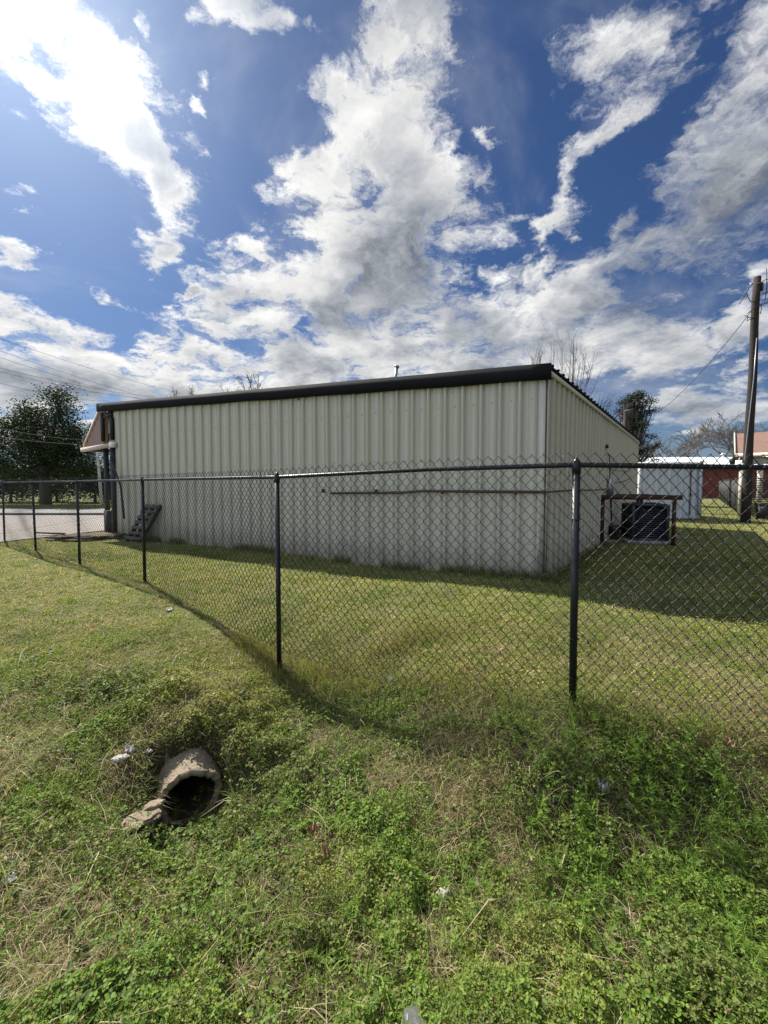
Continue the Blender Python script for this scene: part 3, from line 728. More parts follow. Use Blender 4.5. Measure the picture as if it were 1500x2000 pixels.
def make_blades(name, pos, h, wd, lean, cols, m, label, cat, curl=0.6):
    n = len(pos); az = rng.uniform(0, 2 * np.pi, n); d = np.c_[np.cos(az), np.sin(az), np.zeros(n)]; s_ = np.c_[-np.sin(az), np.cos(az), np.zeros(n)]
    tw = rng.uniform(0, 2 * np.pi, n); s_ = np.c_[np.cos(tw), np.sin(tw), np.zeros(n)]
    up = np.array([[0, 0, 1.0]]); h = h[:, None]; wd = wd[:, None]; lean = lean[:, None]
    b = pos; mid = pos + up * h * .55 + d * h * lean * .45; tip = pos + up * h * (1 - curl * lean * .5) + d * h * lean * 1.25
    vs = np.stack([b - s_ * wd * .5, b + s_ * wd * .5, mid + s_ * wd * .42, mid - s_ * wd * .42, tip], 1)
    q = np.arange(n)[:, None] * 5
    o = mesh_np(name, vs.reshape(-1, 3), [q + [[0, 1, 2, 3]], q + [[3, 2, 4]]], m)
    tint(o, np.repeat(cols, 5, 0)); return meta(o, label, cat, kind='stuff')
def sample(n, ymin, ymax, power, xw=1.12, xpad=.5):
    """points thinned with distance from the viewer"""
    t = rng.uniform(0, 1, n)
    if abs(power) < 1e-6: y = ymin + (ymax - ymin) * t
    else: y = (ymin ** power + (ymax ** power - ymin ** power) * t) ** (1 / power)
    x = rng.uniform(-1, 1, n) * (y * xw + xpad); return x, y
def fence_y(x): 
    o_ = np.argsort(RX); return np.interp(x, RX[o_], RY[o_])
def footprint(x, y, pad=.0):
    """inside the building"""
    q = np.c_[x - A0.x, y - A0.y]; a = q @ np.array([fn.x, fn.y]); b = q @ np.array([rn.x, rn.y])
    return (a < -pad) & (b < -pad) & (q @ np.array([fdir.x, fdir.y]) < LEN + .1)
gpoly = np.array([(e0.x, e0.y), (e1.x, e1.y), (e2.x, e2.y), (e3.x, e3.y)])
def gravel(x, y):
    lim = np.interp(x, gpoly[:, 0], gpoly[:, 1]); return (x < e3.x + .3) & (y > lim + (fbm(x * 3, y * 3, 5) - .5) * .5) & (y < 19.3)
def pal(name, n):
    P_ = {'lawn': [(.20, .245, .055), (.26, .285, .078), (.16, .215, .045), (.32, .31, .12)], 'dry': [(.44, .36, .22), (.36, .29, .17), (.52, .45, .30), (.27, .21, .13)],
          'clover': [(.085, .125, .028), (.12, .155, .036), (.052, .088, .020), (.17, .19, .055)], 'yell': [(.29, .30, .07), (.35, .32, .09), (.23, .27, .065)],
          'bright': [(.115, .21, .026), (.18, .26, .036), (.13, .22, .04)], 'brown': [(.19, .13, .08), (.14, .10, .06), (.24, .18, .11)]}[name]
    a = np.array(P_)[rng.integers(0, len(P_), n)]; return a * rng.uniform(.72, 1.28, (n, 1))
def lerp_c(a, b, t): return a * (1 - t[:, None]) + b * t[:, None]
def gsp(px, py, h): q = G(px, py, h); return q.x, q.y
def spot(x, y, px, py, h, r, sx=1.0):
    cx, cy_ = gsp(px, py, h); return np.exp(-(((x - cx) / (r * sx)) ** 2 + ((y - cy_) / r) ** 2))
def drymask(x, y):
    m = .95 * spot(x, y, 850, 1490, -.2, .26, 1.3) + .95 * spot(x, y, 900, 1600, -.32, .25, 1.1) + .95 * spot(x, y, 1000, 1700, -.38, .13, .8) + .9 * spot(x, y, 850, 1860, -.33, .07) \
        + .6 * spot(x, y, 1250, 1850, -.33, .12, 1.6) + .7 * spot(x, y, 80, 1740, -.26, .22, 1.2) + .6 * spot(x, y, 60, 1930, -.3, .15, 1.5) + .6 * spot(x, y, 700, 1740, -.38, .12, 1) + .5 * spot(x, y, 1060, 1920, -.3, .1, 1.6)
    m = m + .75 * sst(fbm(x * 2.1, y * 2.1, 23), .56, .68) * (y < 3.4)
    return np.clip(m + (fbm(x * 5, y * 5, 21) - .5) * .9 * (m > .08), 0, 1)
def yelmask(x, y):
    m = .9 * spot(x, y, 460, 1310, -.2, .5, 1.2) + .8 * spot(x, y, 420, 1410, -.25, .35, 1.2) + .5 * spot(x, y, 640, 1700, -.4, .2) + .5 * spot(x, y, 320, 1760, -.4, .2) + .6 * spot(x, y, 1000, 1850, -.35, .2, 1.6)
    return np.clip(m + (fbm(x * 3, y * 3, 31) - .5) * .7, 0, 1)
def weedzone(x, y):
    """1 where broad-leaved weeds take over from mown grass (this side of the fence, by the ditch)"""
    fy = fence_y(x); side = sst(fy - y, -.22, .25)
    ln = -.55 - (y - 1.2) * .80                      # left limit: lawn returns up the bank on the left
    left = sst(x - ln + (fbm(x * 1.5, y * 1.5, 41) - .5) * 1.2, -1.1, .3)
    front = sst(3.6 + (fbm(x * 2, y * 2, 43) - .5) * .6 - y, -.15, .5)
    return side * left * front
# --- broad-leaved mat
x, y = sample(760000, .75, 4.3, 1.0, 1.15, .35)
zn = weedzone(x, y); cl_ = .55 * fbm(x * 3.2, y * 3.2, 50, 3) + .45 * fbm(x * 9, y * 9, 51, 3); dm = drymask(x, y)
keep = (rng.uniform(0, 1, len(x)) < np.clip(zn * 1.15 - dm * .82, 0, 1) * (0.12 + .88 * sst(cl_, .36, .54)))
keep |= (rng.uniform(0, 1, len(x)) < .16 * (y < 4.2) * (fence_y(x) > y) * (vnoise(x * 3, y * 3, 61) > .45))
x, y, cl_, zn = x[keep], y[keep], cl_[keep], zn[keep]
dist = np.hypot(x, y)
ch = (.008 + .12 * sst(cl_, .36, .72)) * (.22 + .78 * zn ** 1.5) * (1 - .72 * sst(-(fence_y(x) - y), -.55, -.12))
z = H(x, y) + ch * rng.beta(2.6, 1.1, len(x))
sz = np.clip(.0072 * np.exp(rng.normal(0, .38, len(x))), .0035, .019) * (1 + .16 * np.maximum(dist - 1.6, 0)); sz *= np.where(vnoise(x * 4, y * 4, 71) > .6, 1.35, 1)
pos = np.c_[x, y, z]; ok = ~in_pipe(pos, CR_O + .01, .02, .40) & ~in_pipe(pos, CR_I, .12, .5)
chunk = spot(x, y, 275, 1592, -.33, .10, 1.3) > .45
ok &= ~chunk
stn = spot(x, y, 866, 1757, -.36, .035) > .3; ok &= ~stn
pos, sz, x, y, zn, cl_ = pos[ok], sz[ok], x[ok], y[ok], zn[ok], cl_[ok]
n = len(x); t1 = yelmask(x, y); rt = spot(x, y, 1350, 1650, -.35, .5, 1.8)
c = lerp_c(pal('clover', n), pal('bright', n), np.clip(sst(fbm(x * 1.6, y * 1.6, 81), .5, .62) * .8 + .6 * rt + .5 * spot(x, y, 520, 1660, -.5, .35, 1.3), 0, 1))
c = lerp_c(c, pal('yell', n), np.clip(t1 + .25 * (rng.uniform(0, 1, n) < .3), 0, 1)); c = lerp_c(c, pal('brown', n), (rng.uniform(0, 1, n) < .05 + .1 * t1).astype(float))
nr_ = np.hypot(pos[:, 0], pos[:, 1]) < 2.3
make_leaves('ground_cover', pos[nr_], sz[nr_], c[nr_], M['leaf'], 'low clover and chickweed mat covering the near ditch', 'ground cover', .6, .85, True)
make_leaves('ground_cover', pos[~nr_], sz[~nr_], c[~nr_], M['leaf'], 'leafy weed mat on the bank just this side of the fence', 'ground cover', .6, .85, False)
# --- larger trifoliate clover leaves on stalks
x, y = sample(9000, .8, 3.4, 1.0, 1.1, .3); zn = weedzone(x, y) * (1 - drymask(x, y))
keep = rng.uniform(0, 1, len(x)) < zn * sst(fbm(x * 2.2, y * 2.2, 91), .42, .6); x, y = x[keep], y[keep]
base = np.c_[x, y, H(x, y) + rng.uniform(.04, .10, len(x))]; L3 = rng.uniform(.010, .017, len(x))
pos3 = []; c3 = []
az = rng.uniform(0, 6.28, len(x))
pp = np.concatenate([base + np.c_[np.cos(az + k_ * 2.094), np.sin(az + k_ * 2.094), rng.normal(0, .1, len(x))] * L3[:, None] * .55 for k_ in range(3)])
ok = ~in_pipe(pp, CR_O + .02, .05, .5)
make_leaves('clover', pp[ok], np.tile(L3, 3)[ok], pal('bright', len(pp))[ok] * .9, M['leaf'], 'taller three-lobed clover leaves standing over the ditch mat', 'clover', .35, .9, True)
# --- feathery whorled weeds on the right of the ditch
x, y = sample(5200, .9, 3.0, 1.0, 1.15, .3)
keep = rng.uniform(0, 1, len(x)) < (np.clip(1.3 * spot(x, y, 1300, 1660, -.35, .55, 1.7) + .8 * spot(x, y, 1150, 1470, -.05, .35, 1.6) + .5 * spot(x, y, 1450, 1850, -.3, .3, 1.5) + .06, 0, 1) * (1 - drymask(x, y)) * (fence_y(x) > y - .1))
x, y = x[keep], y[keep]; ns = len(x); hst = rng.uniform(.05, .15, ns)
ln = rng.normal(0, .35, (ns, 2)); P_ = []; Cc = []
for lev in (.35, .6, .8, 1.0):
    for k_ in range(7):
        P_.append(np.c_[x + ln[:, 0] * hst * lev, y + ln[:, 1] * hst * lev, H(x, y) + hst * lev])
pos = np.concatenate(P_); nn = len(pos)
o = make_blades('bedstraw', pos, rng.uniform(.012, .022, nn), rng.uniform(.0022, .0036, nn), rng.uniform(.9, 2.2, nn), pal('bright', nn) * .95, M['leaf'], 'feathery bright green whorled weeds on the right side of the ditch', 'weeds', .2)
# --- mown grass everywhere
def lawn(nm, n_, y0, y1, pw, hmin, hmax, wbase, wk, label, xw=1.15, side=None):
    x, y = sample(n_, y0, y1, pw, xw, .6)
    k = ~footprint(x, y, .02) & ~gravel(x, y) & ~((x < -3) & (y > 19.2) & (y < 24.4))
    zz_ = weedzone(x, y); k &= rng.uniform(0, 1, len(x)) > zz_ * .72
    k &= rng.uniform(0, 1, len(x)) > .5 * (fbm(x * 1.3, y * 1.3, 101) < .36)
    x, y, zz_ = x[k], y[k], zz_[k]; n = len(x); dist = np.hypot(x, y)
    z = H(x, y); pos = np.c_[x, y, z - .004]; ok = ~in_pipe(pos, CR_O, .02, .4); x, y, pos, dist = x[ok], y[ok], pos[ok], dist[ok]; n = len(x)
    big = fbm(x * .55, y * .55, 111); mid = fbm(x * 2.3, y * 2.3, 113)
    behind = (y > fence_y(x))
    tan = np.clip(sst(mid, .50, .72) * .75 + sst(big, .5, .68) * .35 + .5 * spot(x, y, 120, 1130, 0, 1.1, 1.8) * (~behind) + (.35 * spot(x, y, 640, 1240, 0, .5, 2.0)), 0, .9)
    c = lerp_c(pal('lawn', n), pal('clover', n), sst(fbm(x * 1.1, y * 1.1, 117), .5, .66) * .7)
    c = lerp_c(c, pal('yell', n), np.clip(.35 * behind + .6 * yelmask(x, y) * (~behind), 0, 1))
    c = lerp_c(c, pal('dry', n), (rng.uniform(0, 1, n) < tan * .75 + .08).astype(float) * rng.uniform(.5, 1, n))
    h_ = rng.uniform(hmin, hmax, n) * (.6 + .8 * mid); w_ = wbase * rng.uniform(.7, 1.3, n) * (1 + wk * dist)
    return make_blades(nm, pos, h_, w_, rng.uniform(.2, 1.6, n), c, M['grass'], label, 'grass')
lawn('grass', 150000, .8, 4.2, 1.3, .02, .045, .0022, .12, 'fine grass blades mixed through the foreground and left bank')
lawn('grass', 330000, 2.6, 14, .55, .018, .042, .0026, .22, 'short mown yellow-green lawn on both sides of the fence')
lawn('grass', 80000, 12, 34, .4, .03, .06, .012, .05, 'distant lawn grass beyond and beside the building')
# broad leafy clover specks in the lawn behind the fence
x, y = sample(130000, 2.3, 9.5, .7, 1.1, .4); k = ~footprint(x, y, .02) & (y > fence_y(x) - .1) & (rng.uniform(0, 1, len(x)) < .25 + .75 * sst(fbm(x * 1.8, y * 1.8, 121), .42, .6)) & ~gravel(x, y)
x, y = x[k], y[k]; n = len(x); dist = np.hypot(x, y)
c = lerp_c(pal('yell', n), pal('clover', n), sst(fbm(x * 1.4, y * 1.4, 131), .45, .62))
make_leaves('clover', np.c_[x, y, H(x, y) + rng.uniform(.008, .04, n)], rng.uniform(.008, .014, n) * (1 + .12 * dist), c, M['leaf'], 'pale clover leaves scattered in the lawn behind the fence', 'clover', .6, .85)
# --- broad-leaved weeds in rosettes, leaf litter, lawn tufts
x, y = sample(900, .9, 3.6, 1.0, 1.1, .3); k = (rng.uniform(0, 1, len(x)) < .15 + .85 * sst(fbm(x * 1.7, y * 1.7, 171), .5, .62)) & (fence_y(x) > y); x, y = x[k], y[k]
cx, cy_ = gsp(395, 1625, -.52); x = np.r_[x, rng.normal(cx, .13, 60)]; y = np.r_[y, rng.normal(cy_, .05, 60)]
P_ = []; S_ = []
for q_ in range(len(x)):
    nl = rng.integers(5, 9); a_ = rng.uniform(0, 6.28) + np.arange(nl) * 2.4; rr = rng.uniform(.008, .028, nl); h_ = rng.uniform(.03, .11)
    P_.append(np.c_[x[q_] + np.cos(a_) * rr, y[q_] + np.sin(a_) * rr, Hs(x[q_], y[q_]) + h_ * rng.uniform(.5, 1, nl)]); S_.append(rng.uniform(.016, .034, nl))
P_ = np.concatenate(P_); S_ = np.concatenate(S_); ok = ~in_pipe(P_, CR_O + .03, .03, .5)
make_leaves('broad_weeds', P_[ok], S_[ok], pal('clover', len(P_))[ok], M['leaf'], 'broad-leaved weed rosettes standing in the ditch mat', 'weeds', .45, .62, True)
x, y = sample(9000, .9, 7.0, .8, 1.1, .4); k = ~footprint(x, y, .02) & (rng.uniform(0, 1, len(x)) < .12 + .88 * sst(fbm(x * 1.9, y * 1.9, 181), .52, .66)) & ~gravel(x, y); x, y = x[k], y[k]; n = len(x)
pp = np.c_[x, y, H(x, y) + rng.uniform(.005, .04, n)]; ok = ~in_pipe(pp, CR_O + .02, .05, .5)
make_leaves('leaf_litter', pp[ok], rng.uniform(.008, .022, n)[ok], lerp_c(pal('brown', n), pal('dry', n), rng.uniform(0, 1, n))[ok], M['leaf'], 'small brown bits of dead leaf scattered over the grass', 'leaf litter', .5, .6, True)
tx_, ty_ = sample(1500, 1.6, 9.5, .7, 1.1, .4); k = ~footprint(tx_, ty_, .1) & ~gravel(tx_, ty_); tx_, ty_ = tx_[k], ty_[k]
x = np.repeat(tx_, 26) + rng.normal(0, .035, len(tx_) * 26); y = np.repeat(ty_, 26) + rng.normal(0, .03, len(tx_) * 26); n = len(x); tcol = np.repeat(rng.uniform(0, 1, len(tx_)), 26)
pp = np.c_[x, y, H(x, y)]; ok = ~in_pipe(pp, CR_O + .02, .1, .5)
make_blades('grass_tufts', pp[ok], rng.uniform(.025, .075, n)[ok], (rng.uniform(.0022, .004, n) * (1 + .12 * y))[ok], rng.uniform(.2, 1.3, n)[ok], lerp_c(pal('bright', n), pal('dry', n), (tcol > .62).astype(float))[ok], M['grass'], 'uneven longer tufts standing out of the mown lawn', 'grass')
# --- dead curled grass
x, y = sample(210000, .8, 3.6, 1.0, 1.15, .3); k = rng.uniform(0, 1, len(x)) < np.clip(drymask(x, y) * 1.1 + .035, 0, 1); x, y = x[k], y[k]; n = len(x)
c = lerp_c(pal('dry', n), pal('lawn', n), (rng.uniform(0, 1, n) < .28).astype(float)); c = lerp_c(c, pal('brown', n), (rng.uniform(0, 1, n) < .3).astype(float))
ok = ~in_pipe(np.c_[x, y, H(x, y)], CR_O + .02, .1, .5); 
make_blades('dead_grass', np.c_[x, y, H(x, y)][ok], rng.uniform(.02, .085, n)[ok], rng.uniform(.0014, .003, n)[ok], rng.uniform(.6, 2.4, n)[ok], c[ok], M['grass'], 'tangled straw-coloured dead grass patches in the ditch', 'dead grass', 1.0)
# --- long green blades poking through
x, y = sample(9000, .8, 3.6, 1.0, 1.15, .3); k = (fence_y(x) > y) & (rng.uniform(0, 1, len(x)) < .12 + .88 * (fbm(x * 2, y * 2, 141) > .56)); x, y = x[k], y[k]
cx, cy_ = gsp(455, 1570, -.5); tx_ = rng.normal(cx, .045, 60); ty_ = rng.normal(cy_, .03, 60); x = np.r_[x, tx_]; y = np.r_[y, ty_]
n = len(x); ok = ~in_pipe(np.c_[x, y, H(x, y)], CR_O, .1, .5)
make_blades('long_grass', np.c_[x, y, H(x, y)][ok], rng.uniform(.05, .17, n)[ok], rng.uniform(.0022, .0055, n)[ok], rng.uniform(.3, 1.9, n)[ok], lerp_c(pal('bright', n), pal('dry', n), (rng.uniform(0, 1, n) < .3).astype(float))[ok], M['grass'], 'long single green grass blades rising from the clover', 'grass', .6)
# --- tall thin weeds along the fence foot and the wall foot
xs = []; ys = []
s_ = rng.uniform(.2, 6.2, 5200); px_ = np.interp(s_, S, RX) ; py_ = np.interp(s_, S, RY); xs.append(px_ + rng.normal(0, .05, len(s_))); ys.append(py_ + rng.normal(-.04, .09, len(s_)))
cx, cy_ = gsp(720, 1270, -.02); xs.append(rng.normal(cx, .40, 2600)); ys.append(rng.normal(cy_, .12, 2600))
x = np.concatenate(xs); y = np.concatenate(ys); k = vnoise(x * 4, y * 4, 151) > .35; x, y = x[k], y[k]; n = len(x)
c = lerp_c(pal('lawn', n), pal('brown', n), (rng.uniform(0, 1, n) < .5).astype(float))
make_blades('tall_weeds', np.c_[x, y, H(x, y)], rng.uniform(.05, .19, n), rng.uniform(.0018, .0035, n), rng.uniform(.1, .9, n), c, M['grass'], 'wispy brown-green weeds along the foot of the fence', 'weeds', .4)
t_ = rng.uniform(-.3, LEN, 7000); o_ = rng.exponential(.09, 7000); x = A0.x + fdir.x * t_ + fn.x * (o_ + .03); y = A0.y + fdir.y * t_ + fn.y * (o_ + .03)
t2 = rng.uniform(0, 9, 2600); o2 = rng.exponential(.1, 2600); x = np.r_[x, A0.x + rdir.x * t2 + rn.x * (o2 + .03)]; y = np.r_[y, A0.y + rdir.y * t2 + rn.y * (o2 + .03)]
k = vnoise(x * 2.5, y * 2.5, 161) > .38; x, y = x[k], y[k]; n = len(x)
make_blades('tall_weeds', np.c_[x, y, H(x, y)], rng.uniform(.05, .22, n), rng.uniform(.004, .008, n), rng.uniform(.1, .8, n), lerp_c(pal('clover', n), pal('brown', n), (rng.uniform(0, 1, n) < .3).astype(float)), M['grass'], 'untrimmed dark weeds growing against the foot of the metal wall', 'weeds', .4)

# ------------------------------------------------------------------ small litter
def crumple(name, px, py, h, size, m, label, cat, seed, ht=.02, group=None):
    q = G(px, py, h); r_ = random.Random(seed); bm = bmesh.new(); bmesh.ops.create_grid(bm, x_segments=6, y_segments=6, size=.5)
    from mathutils import noise as mn
    for v in bm.verts:
        rr = 1 - .35 * abs(mn.noise(v.co * 3 + Vector((seed, 0, 0))))
        l_ = v.co.length; v.co *= rr * (1 - .25 * max(0, l_ - .45))
        v.co.z = mn.noise(v.co * 5 + Vector((0, seed * 3.1, 0))) * .35 + .3 * l_ * l_
        v.co *= size; v.co.z *= ht / .02 * .9
    bmesh.ops.solidify(bm, geom=bm.faces[:], thickness=.0008)
    me = bpy.data.meshes.new(name); bm.to_mesh(me); bm.free(); me.materials.append(m)
    o = bpy.data.objects.new(name, me); COL.objects.link(o); o.location = (q.x, q.y, max(q.z, Hs(q.x, q.y)) + ht); o.rotation_euler = (r_.uniform(-.4, .4), r_.uniform(-.4, .4), r_.uniform(0, 6)); return meta(o, label, cat, group)
crumple('dead_leaf', 634, 1690, -.40, .055, M['dryleaf'], 'curled orange-brown dead leaf, lower of the pair right of the drain pipe', 'leaf', 3, .06)
crumple('dead_leaf', 612, 1642, -.40, .06, M['dryleaf'], 'brown dead leaf, upper of the pair right of the drain pipe', 'leaf', 4, .06)
crumple('dead_leaf', 1420, 1553, -.28, .06, M['dryleaf'], 'dark brown dead leaf in the shaded green weeds at far right', 'leaf', 5, .06)
crumple('dead_leaf', 1165, 1452, -.03, .03, M['dryleaf'], 'small dead leaf below the nearest fence post', 'leaf', 6, .05)
crumple('paper_scrap', 252, 1478, -.17, .05, M['paper'], 'crumpled white scrap uphill left of the drain pipe', 'litter', 7, .045)
crumple('paper_scrap', 292, 1482, -.17, .035, M['paper'], 'small white scrap just above the drain pipe shell', 'litter', 8, .045)
crumple('paper_scrap', 762, 1350, -.1, .03, M['paper'], 'tiny white scrap on the bank right of the long middle post', 'litter', 9, .09)
crumple('paper_scrap', 1176, 1655, -.36, .05, M['silver'], 'dull grey scrap half buried in bright weeds', 'litter', 10, .075)
crumple('paper_scrap', 20, 1745, -.26, .05, M['paper'], 'pale scrap in dry grass at the left edge', 'litter', 11, .03)
crumple('paper_scrap', 62, 1293, -.03, .035, M['paper'], 'white scrap on the open lawn at far left', 'litter', 12, .03)
crumple('paper_scrap', 330, 1195, 0, .07, M['paper'], 'flat white scrap on the lawn beside the fence shadow', 'litter', 13, .02)
# crumpled clear cup at the bottom edge
gm = bpy.data.materials.new('clear_plastic'); gm.use_nodes = True; b_ = gm.node_tree.nodes['Principled BSDF']; b_.inputs['Base Color'].default_value = (.9, .92, .93, 1); b_.inputs['Roughness'].default_value = .06; b_.inputs['Transmission Weight'].default_value = .95; b_.inputs['IOR'].default_value = 1.3
cb = G(803, 1985, -.24)
cupo = empty('plastic_cup', (cb.x, cb.y, Hs(cb.x, cb.y)), 'crumpled clear plastic cup lying at the bottom edge', 'cup')
mb = MB(cupo.location); nA = 20; vs = []; r_ = random.Random(5)
ax_c = Vector((.25, -.9, .25)).normalized(); sx_ = ax_c.cross(Vector((0, 0, 1))).normalized(); ux_ = sx_.cross(ax_c)
for j in range(7):
    for i in range(nA):
        a_ = 2 * math.pi * i / nA; rr = (.026 + .010 * j / 6) * (1 + .13 * math.sin(a_ * 3 + j) + r_.uniform(-.05, .05))
        vs.append(Vector((cb.x, cb.y, cupo.location.z + .055)) + ax_c * (.085 * j / 6) + (sx_ * math.cos(a_) + ux_ * math.sin(a_) * .7) * rr)
fs = [(j * nA + i, j * nA + (i + 1) % nA, (j + 1) * nA + (i + 1) % nA, (j + 1) * nA + i) for j in range(6) for i in range(nA)] + [(0, (i + 1) % nA, i) for i in range(1, nA - 1)]
mb.add(vs, fs); mb.build('cup_wall', gm, cupo)
mb = MB(cupo.location); ring = [vs[6 * nA + i] for i in range(nA)] + [vs[6 * nA]]; mb.tube(ring, .0018, 5, False); mb.build('rim', gm, cupo)

# ------------------------------------------------------------------ AC unit and timber guard
ac0 = G(1262, 1064, 0.0); acx = Vector((ac0.x + .22, ac0.y + .45, 0))
AX = (Vector((.97, -.22, 0)).normalized(), Vector((.22, .97, 0)).normalized(), Vector((0, 0, 1)))
acu = empty('air_conditioner', acx, 'dark blue-black louvred air conditioning unit in the building shadow', 'air conditioner')
mb = MB(acx); mb.box(acx + Vector((0, 0, .045)), (1.05, 1.0, .09), AX); mb.build('base_pad', M['pad'], acu)
ah, aw = .86, .80
mb = MB(acx); mb.box(acx + Vector((0, 0, .09 + ah / 2)), (aw - .08, aw - .08, ah - .04), AX); mb.build('coil', M['dark'], acu)
mb = MB(acx)
for i in range(15):
    z = .14 + i * (ah - .1) / 15
    for sg in (-1, 1):
        mb.box(acx + AX[1] * sg * (aw / 2 - .015) + Vector((0, 0, z)), (aw - .06, .03, .022), (AX[0], (AX[1] * sg + Vector((0, 0, -.6))).normalized(), (Vector((0, 0, 1)) + AX[1] * sg * .6).normalized()))
        mb.box(acx + AX[0] * sg * (aw / 2 - .015) + Vector((0, 0, z)), (aw - .06, .03, .022), (AX[1], (AX[0] * sg + Vector((0, 0, -.6))).normalized(), (Vector((0, 0, 1)) + AX[0] * sg * .6).normalized()))
mb.build('louvres', M['ac'], acu)
mb = MB(acx)
for a_ in (-1, 1):
    for b2 in (-1, 1): mb.box(acx + AX[0] * a_ * (aw / 2 - .02) + AX[1] * b2 * (aw / 2 - .02) + Vector((0, 0, .09 + ah / 2)), (.06, .06, ah), AX)
mb.box(acx + Vector((0, 0, .115)), (aw + .01, aw + .01, .06), AX); mb.build('frame', M['ac'], acu)
mb = MB(acx); mb.box(acx + Vector((0, 0, .09 + ah + .02)), (aw + .02, aw + .02, .05), AX)
mb.build('top_panel', M['ac'], acu)
mb = MB(acx)
for rr in (.1, .18, .26, .34): mb.tube([acx + Vector((math.cos(a_) * rr, math.sin(a_) * rr, .09 + ah + .06)) for a_ in np.linspace(0, 6.283, 25)], .006, 4, False)
mb.build('fan_guard', M['post'], acu)
q = G(1190, 1066); go = Vector((6.2, ac0.y - .1, 0))
gd = empty('timber_guard', go, 'red-brown timber rail frame around the air conditioner', 'frame')
yF = ac0.y - .25; yR = yF + 1.45
tl = P(1172, 967, yF); trr = P(1332, 969, yF); zt_ = tl.z
mb = MB(go); mb.bar(Vector((tl.x, yF, zt_ - .05)), Vector((trr.x, yF, zt_ - .06)), .05, .11); mb.build('top_rail', M['redwood'], gd)
mb = MB(go); mb.bar(Vector((tl.x + .9, yR, zt_ - .06)), Vector((trr.x + .12, yR, zt_ - .06)), .05, .1); mb.build('top_rail', M['redwood'], gd)
mb = MB(go); mb.bar(Vector((trr.x - .12, yF, zt_ - .06)), Vector((trr.x - .05, yR, zt_ - .06)), .05, .1); mb.build('top_rail', M['redwood'], gd)
mb = MB(go); mb.bar(Vector((tl.x + .05, yR + .03, .28)), Vector((trr.x - .02, yR + .03, .28)), .045, .12); mb.build('lower_rail', M['redwood'], gd)
for x_, y_ in ((trr.x - .14, yF), (tl.x + .10, yF), (trr.x - .02, yR), (P(1248, 975, yR).x, yR)):
    mb = MB(go); mb.box((x_, y_ + .05, (zt_ - .1) / 2), (.06, .06, zt_ - .1 + .1)); mb.build('post', M['redwood'], gd)
# rubble by the pad
for i, (px, py, s_) in enumerate(((1190, 1062, .12), (1172, 1072, .08), (1325, 1052, .1))):
    q = G(px, py); blob('rubble', (q.x, q.y, .03), (s_ * 1.4, s_, s_ * .8), M['pad'], ('broken block at the left foot of the timber guard', 'small broken block against the metal wall near the guard', 'pale block by the right post of the timber guard')[i], 'block', 20 + i, i, .7)

# ------------------------------------------------------------------ container
co = P(1245, 1016, 17.0); co.z = 0
cxr = P(1369, 1017, 16.9).x; cw = cxr - co.x; hc = P(1245, 905, 17.0).z; hc2 = P(1375, 898, 17.0).z
ct = empty('shipping_container', (co.x + cw / 2, 17, 0), 'pale grey corrugated storage container behind the building corner', 'container')
cl = ct.location; mb = MB(cl); n_ = int(cw / .28); vs = []; fs = []
prof = []
for i in range(n_ + 1):
    for o_, d_ in ((0, 0), (.08, 0), (.11, .07), (.19, .07)):
        s_ = i * cw / (n_ + 1) + o_ * 1.1
        if s_ < cw: prof.append((s_, d_))
prof.append((cw, 0))
for s_, d_ in prof: vs += [(co.x + s_, 17 + d_, .12), (co.x + s_, 17 + d_, hc - .1)]
for i in range(len(prof) - 1): fs.append((2 * i, 2 * i + 2, 2 * i + 3, 2 * i + 1))
for (xa, ya, xb, yb) in ((co.x, 17, co.x, 23), (co.x + cw, 17, co.x + cw, 23), (co.x, 23, co.x + cw, 23)):
    b0 = len(vs); vs += [(xa, ya, .12), (xb, yb, .12), (xb, yb, hc - .1), (xa, ya, hc - .1)]; fs.append((b0, b0 + 1, b0 + 2, b0 + 3))
mb.add(vs, fs); mb.build('side_wall', M['contain'], ct)
mb = MB(cl); mb.box((co.x + cw / 2, 20, hc), (cw + .06, 6.1, .1)); mb.build('roof', M['whiteroof'], ct)
mb = MB(cl)
for xx in (co.x + .03, co.x + cw - .03): mb.box((xx, 16.97, hc / 2), (.1, .1, hc - .1))
mb.box((co.x + cw / 2, 16.975, hc - .08), (cw - .1, .08, .10)); mb.box((co.x + cw / 2, 16.975, .10), (cw - .1, .08, .14)); mb.build('frame', M['contain'], ct)
mb = MB(cl); xx = P(1350, 960, 16.9).x; mb.tube([(xx, 16.94, .2), (xx, 16.94, hc - .15)], .02, 6); mb.box((xx, 16.92, 1.05), (.06, .04, .12)); mb.build('lock_rod', M['post'], ct)
mb = MB(cl); mb.box((cxr - .08, 16.93, hc + .02), (.16, .14, .14)); mb.build('corner_casting', M['silver'], ct)

# ------------------------------------------------------------------ far red building with white roof
YB = 44.0; xL = P(1252, 900, YB).x; xR = 62.0; zE = P(1400, 912, YB).z; zR = P(1400, 893, YB + 5).z
fb = empty('low_building', ((xL + xR) / 2, YB, 0), 'long low dark red building with a white metal roof behind the container', 'building')
mb = MB(fb.location); n_ = 160; vs = []; fs = []
for i in range(n_ + 1):
    s_ = xL + (xR - xL) * i / n_; d_ = .04 if i % 2 else 0; vs += [(s_, YB - d_, 0), (s_, YB - d_, zE)]
for i in range(n_): fs.append((2 * i, 2 * i + 2, 2 * i + 3, 2 * i + 1))
b0 = len(vs); vs += [(xL, YB, 0), (xL, YB + 10, 0), (xL, YB + 10, zE), (xL, YB + 5, zR), (xL, YB, zE)]; fs += [(b0, b0 + 1, b0 + 2, b0 + 3), (b0, b0 + 3, b0 + 4)]
mb.add(vs, fs); mb.build('wall', M['redwall'], fb)
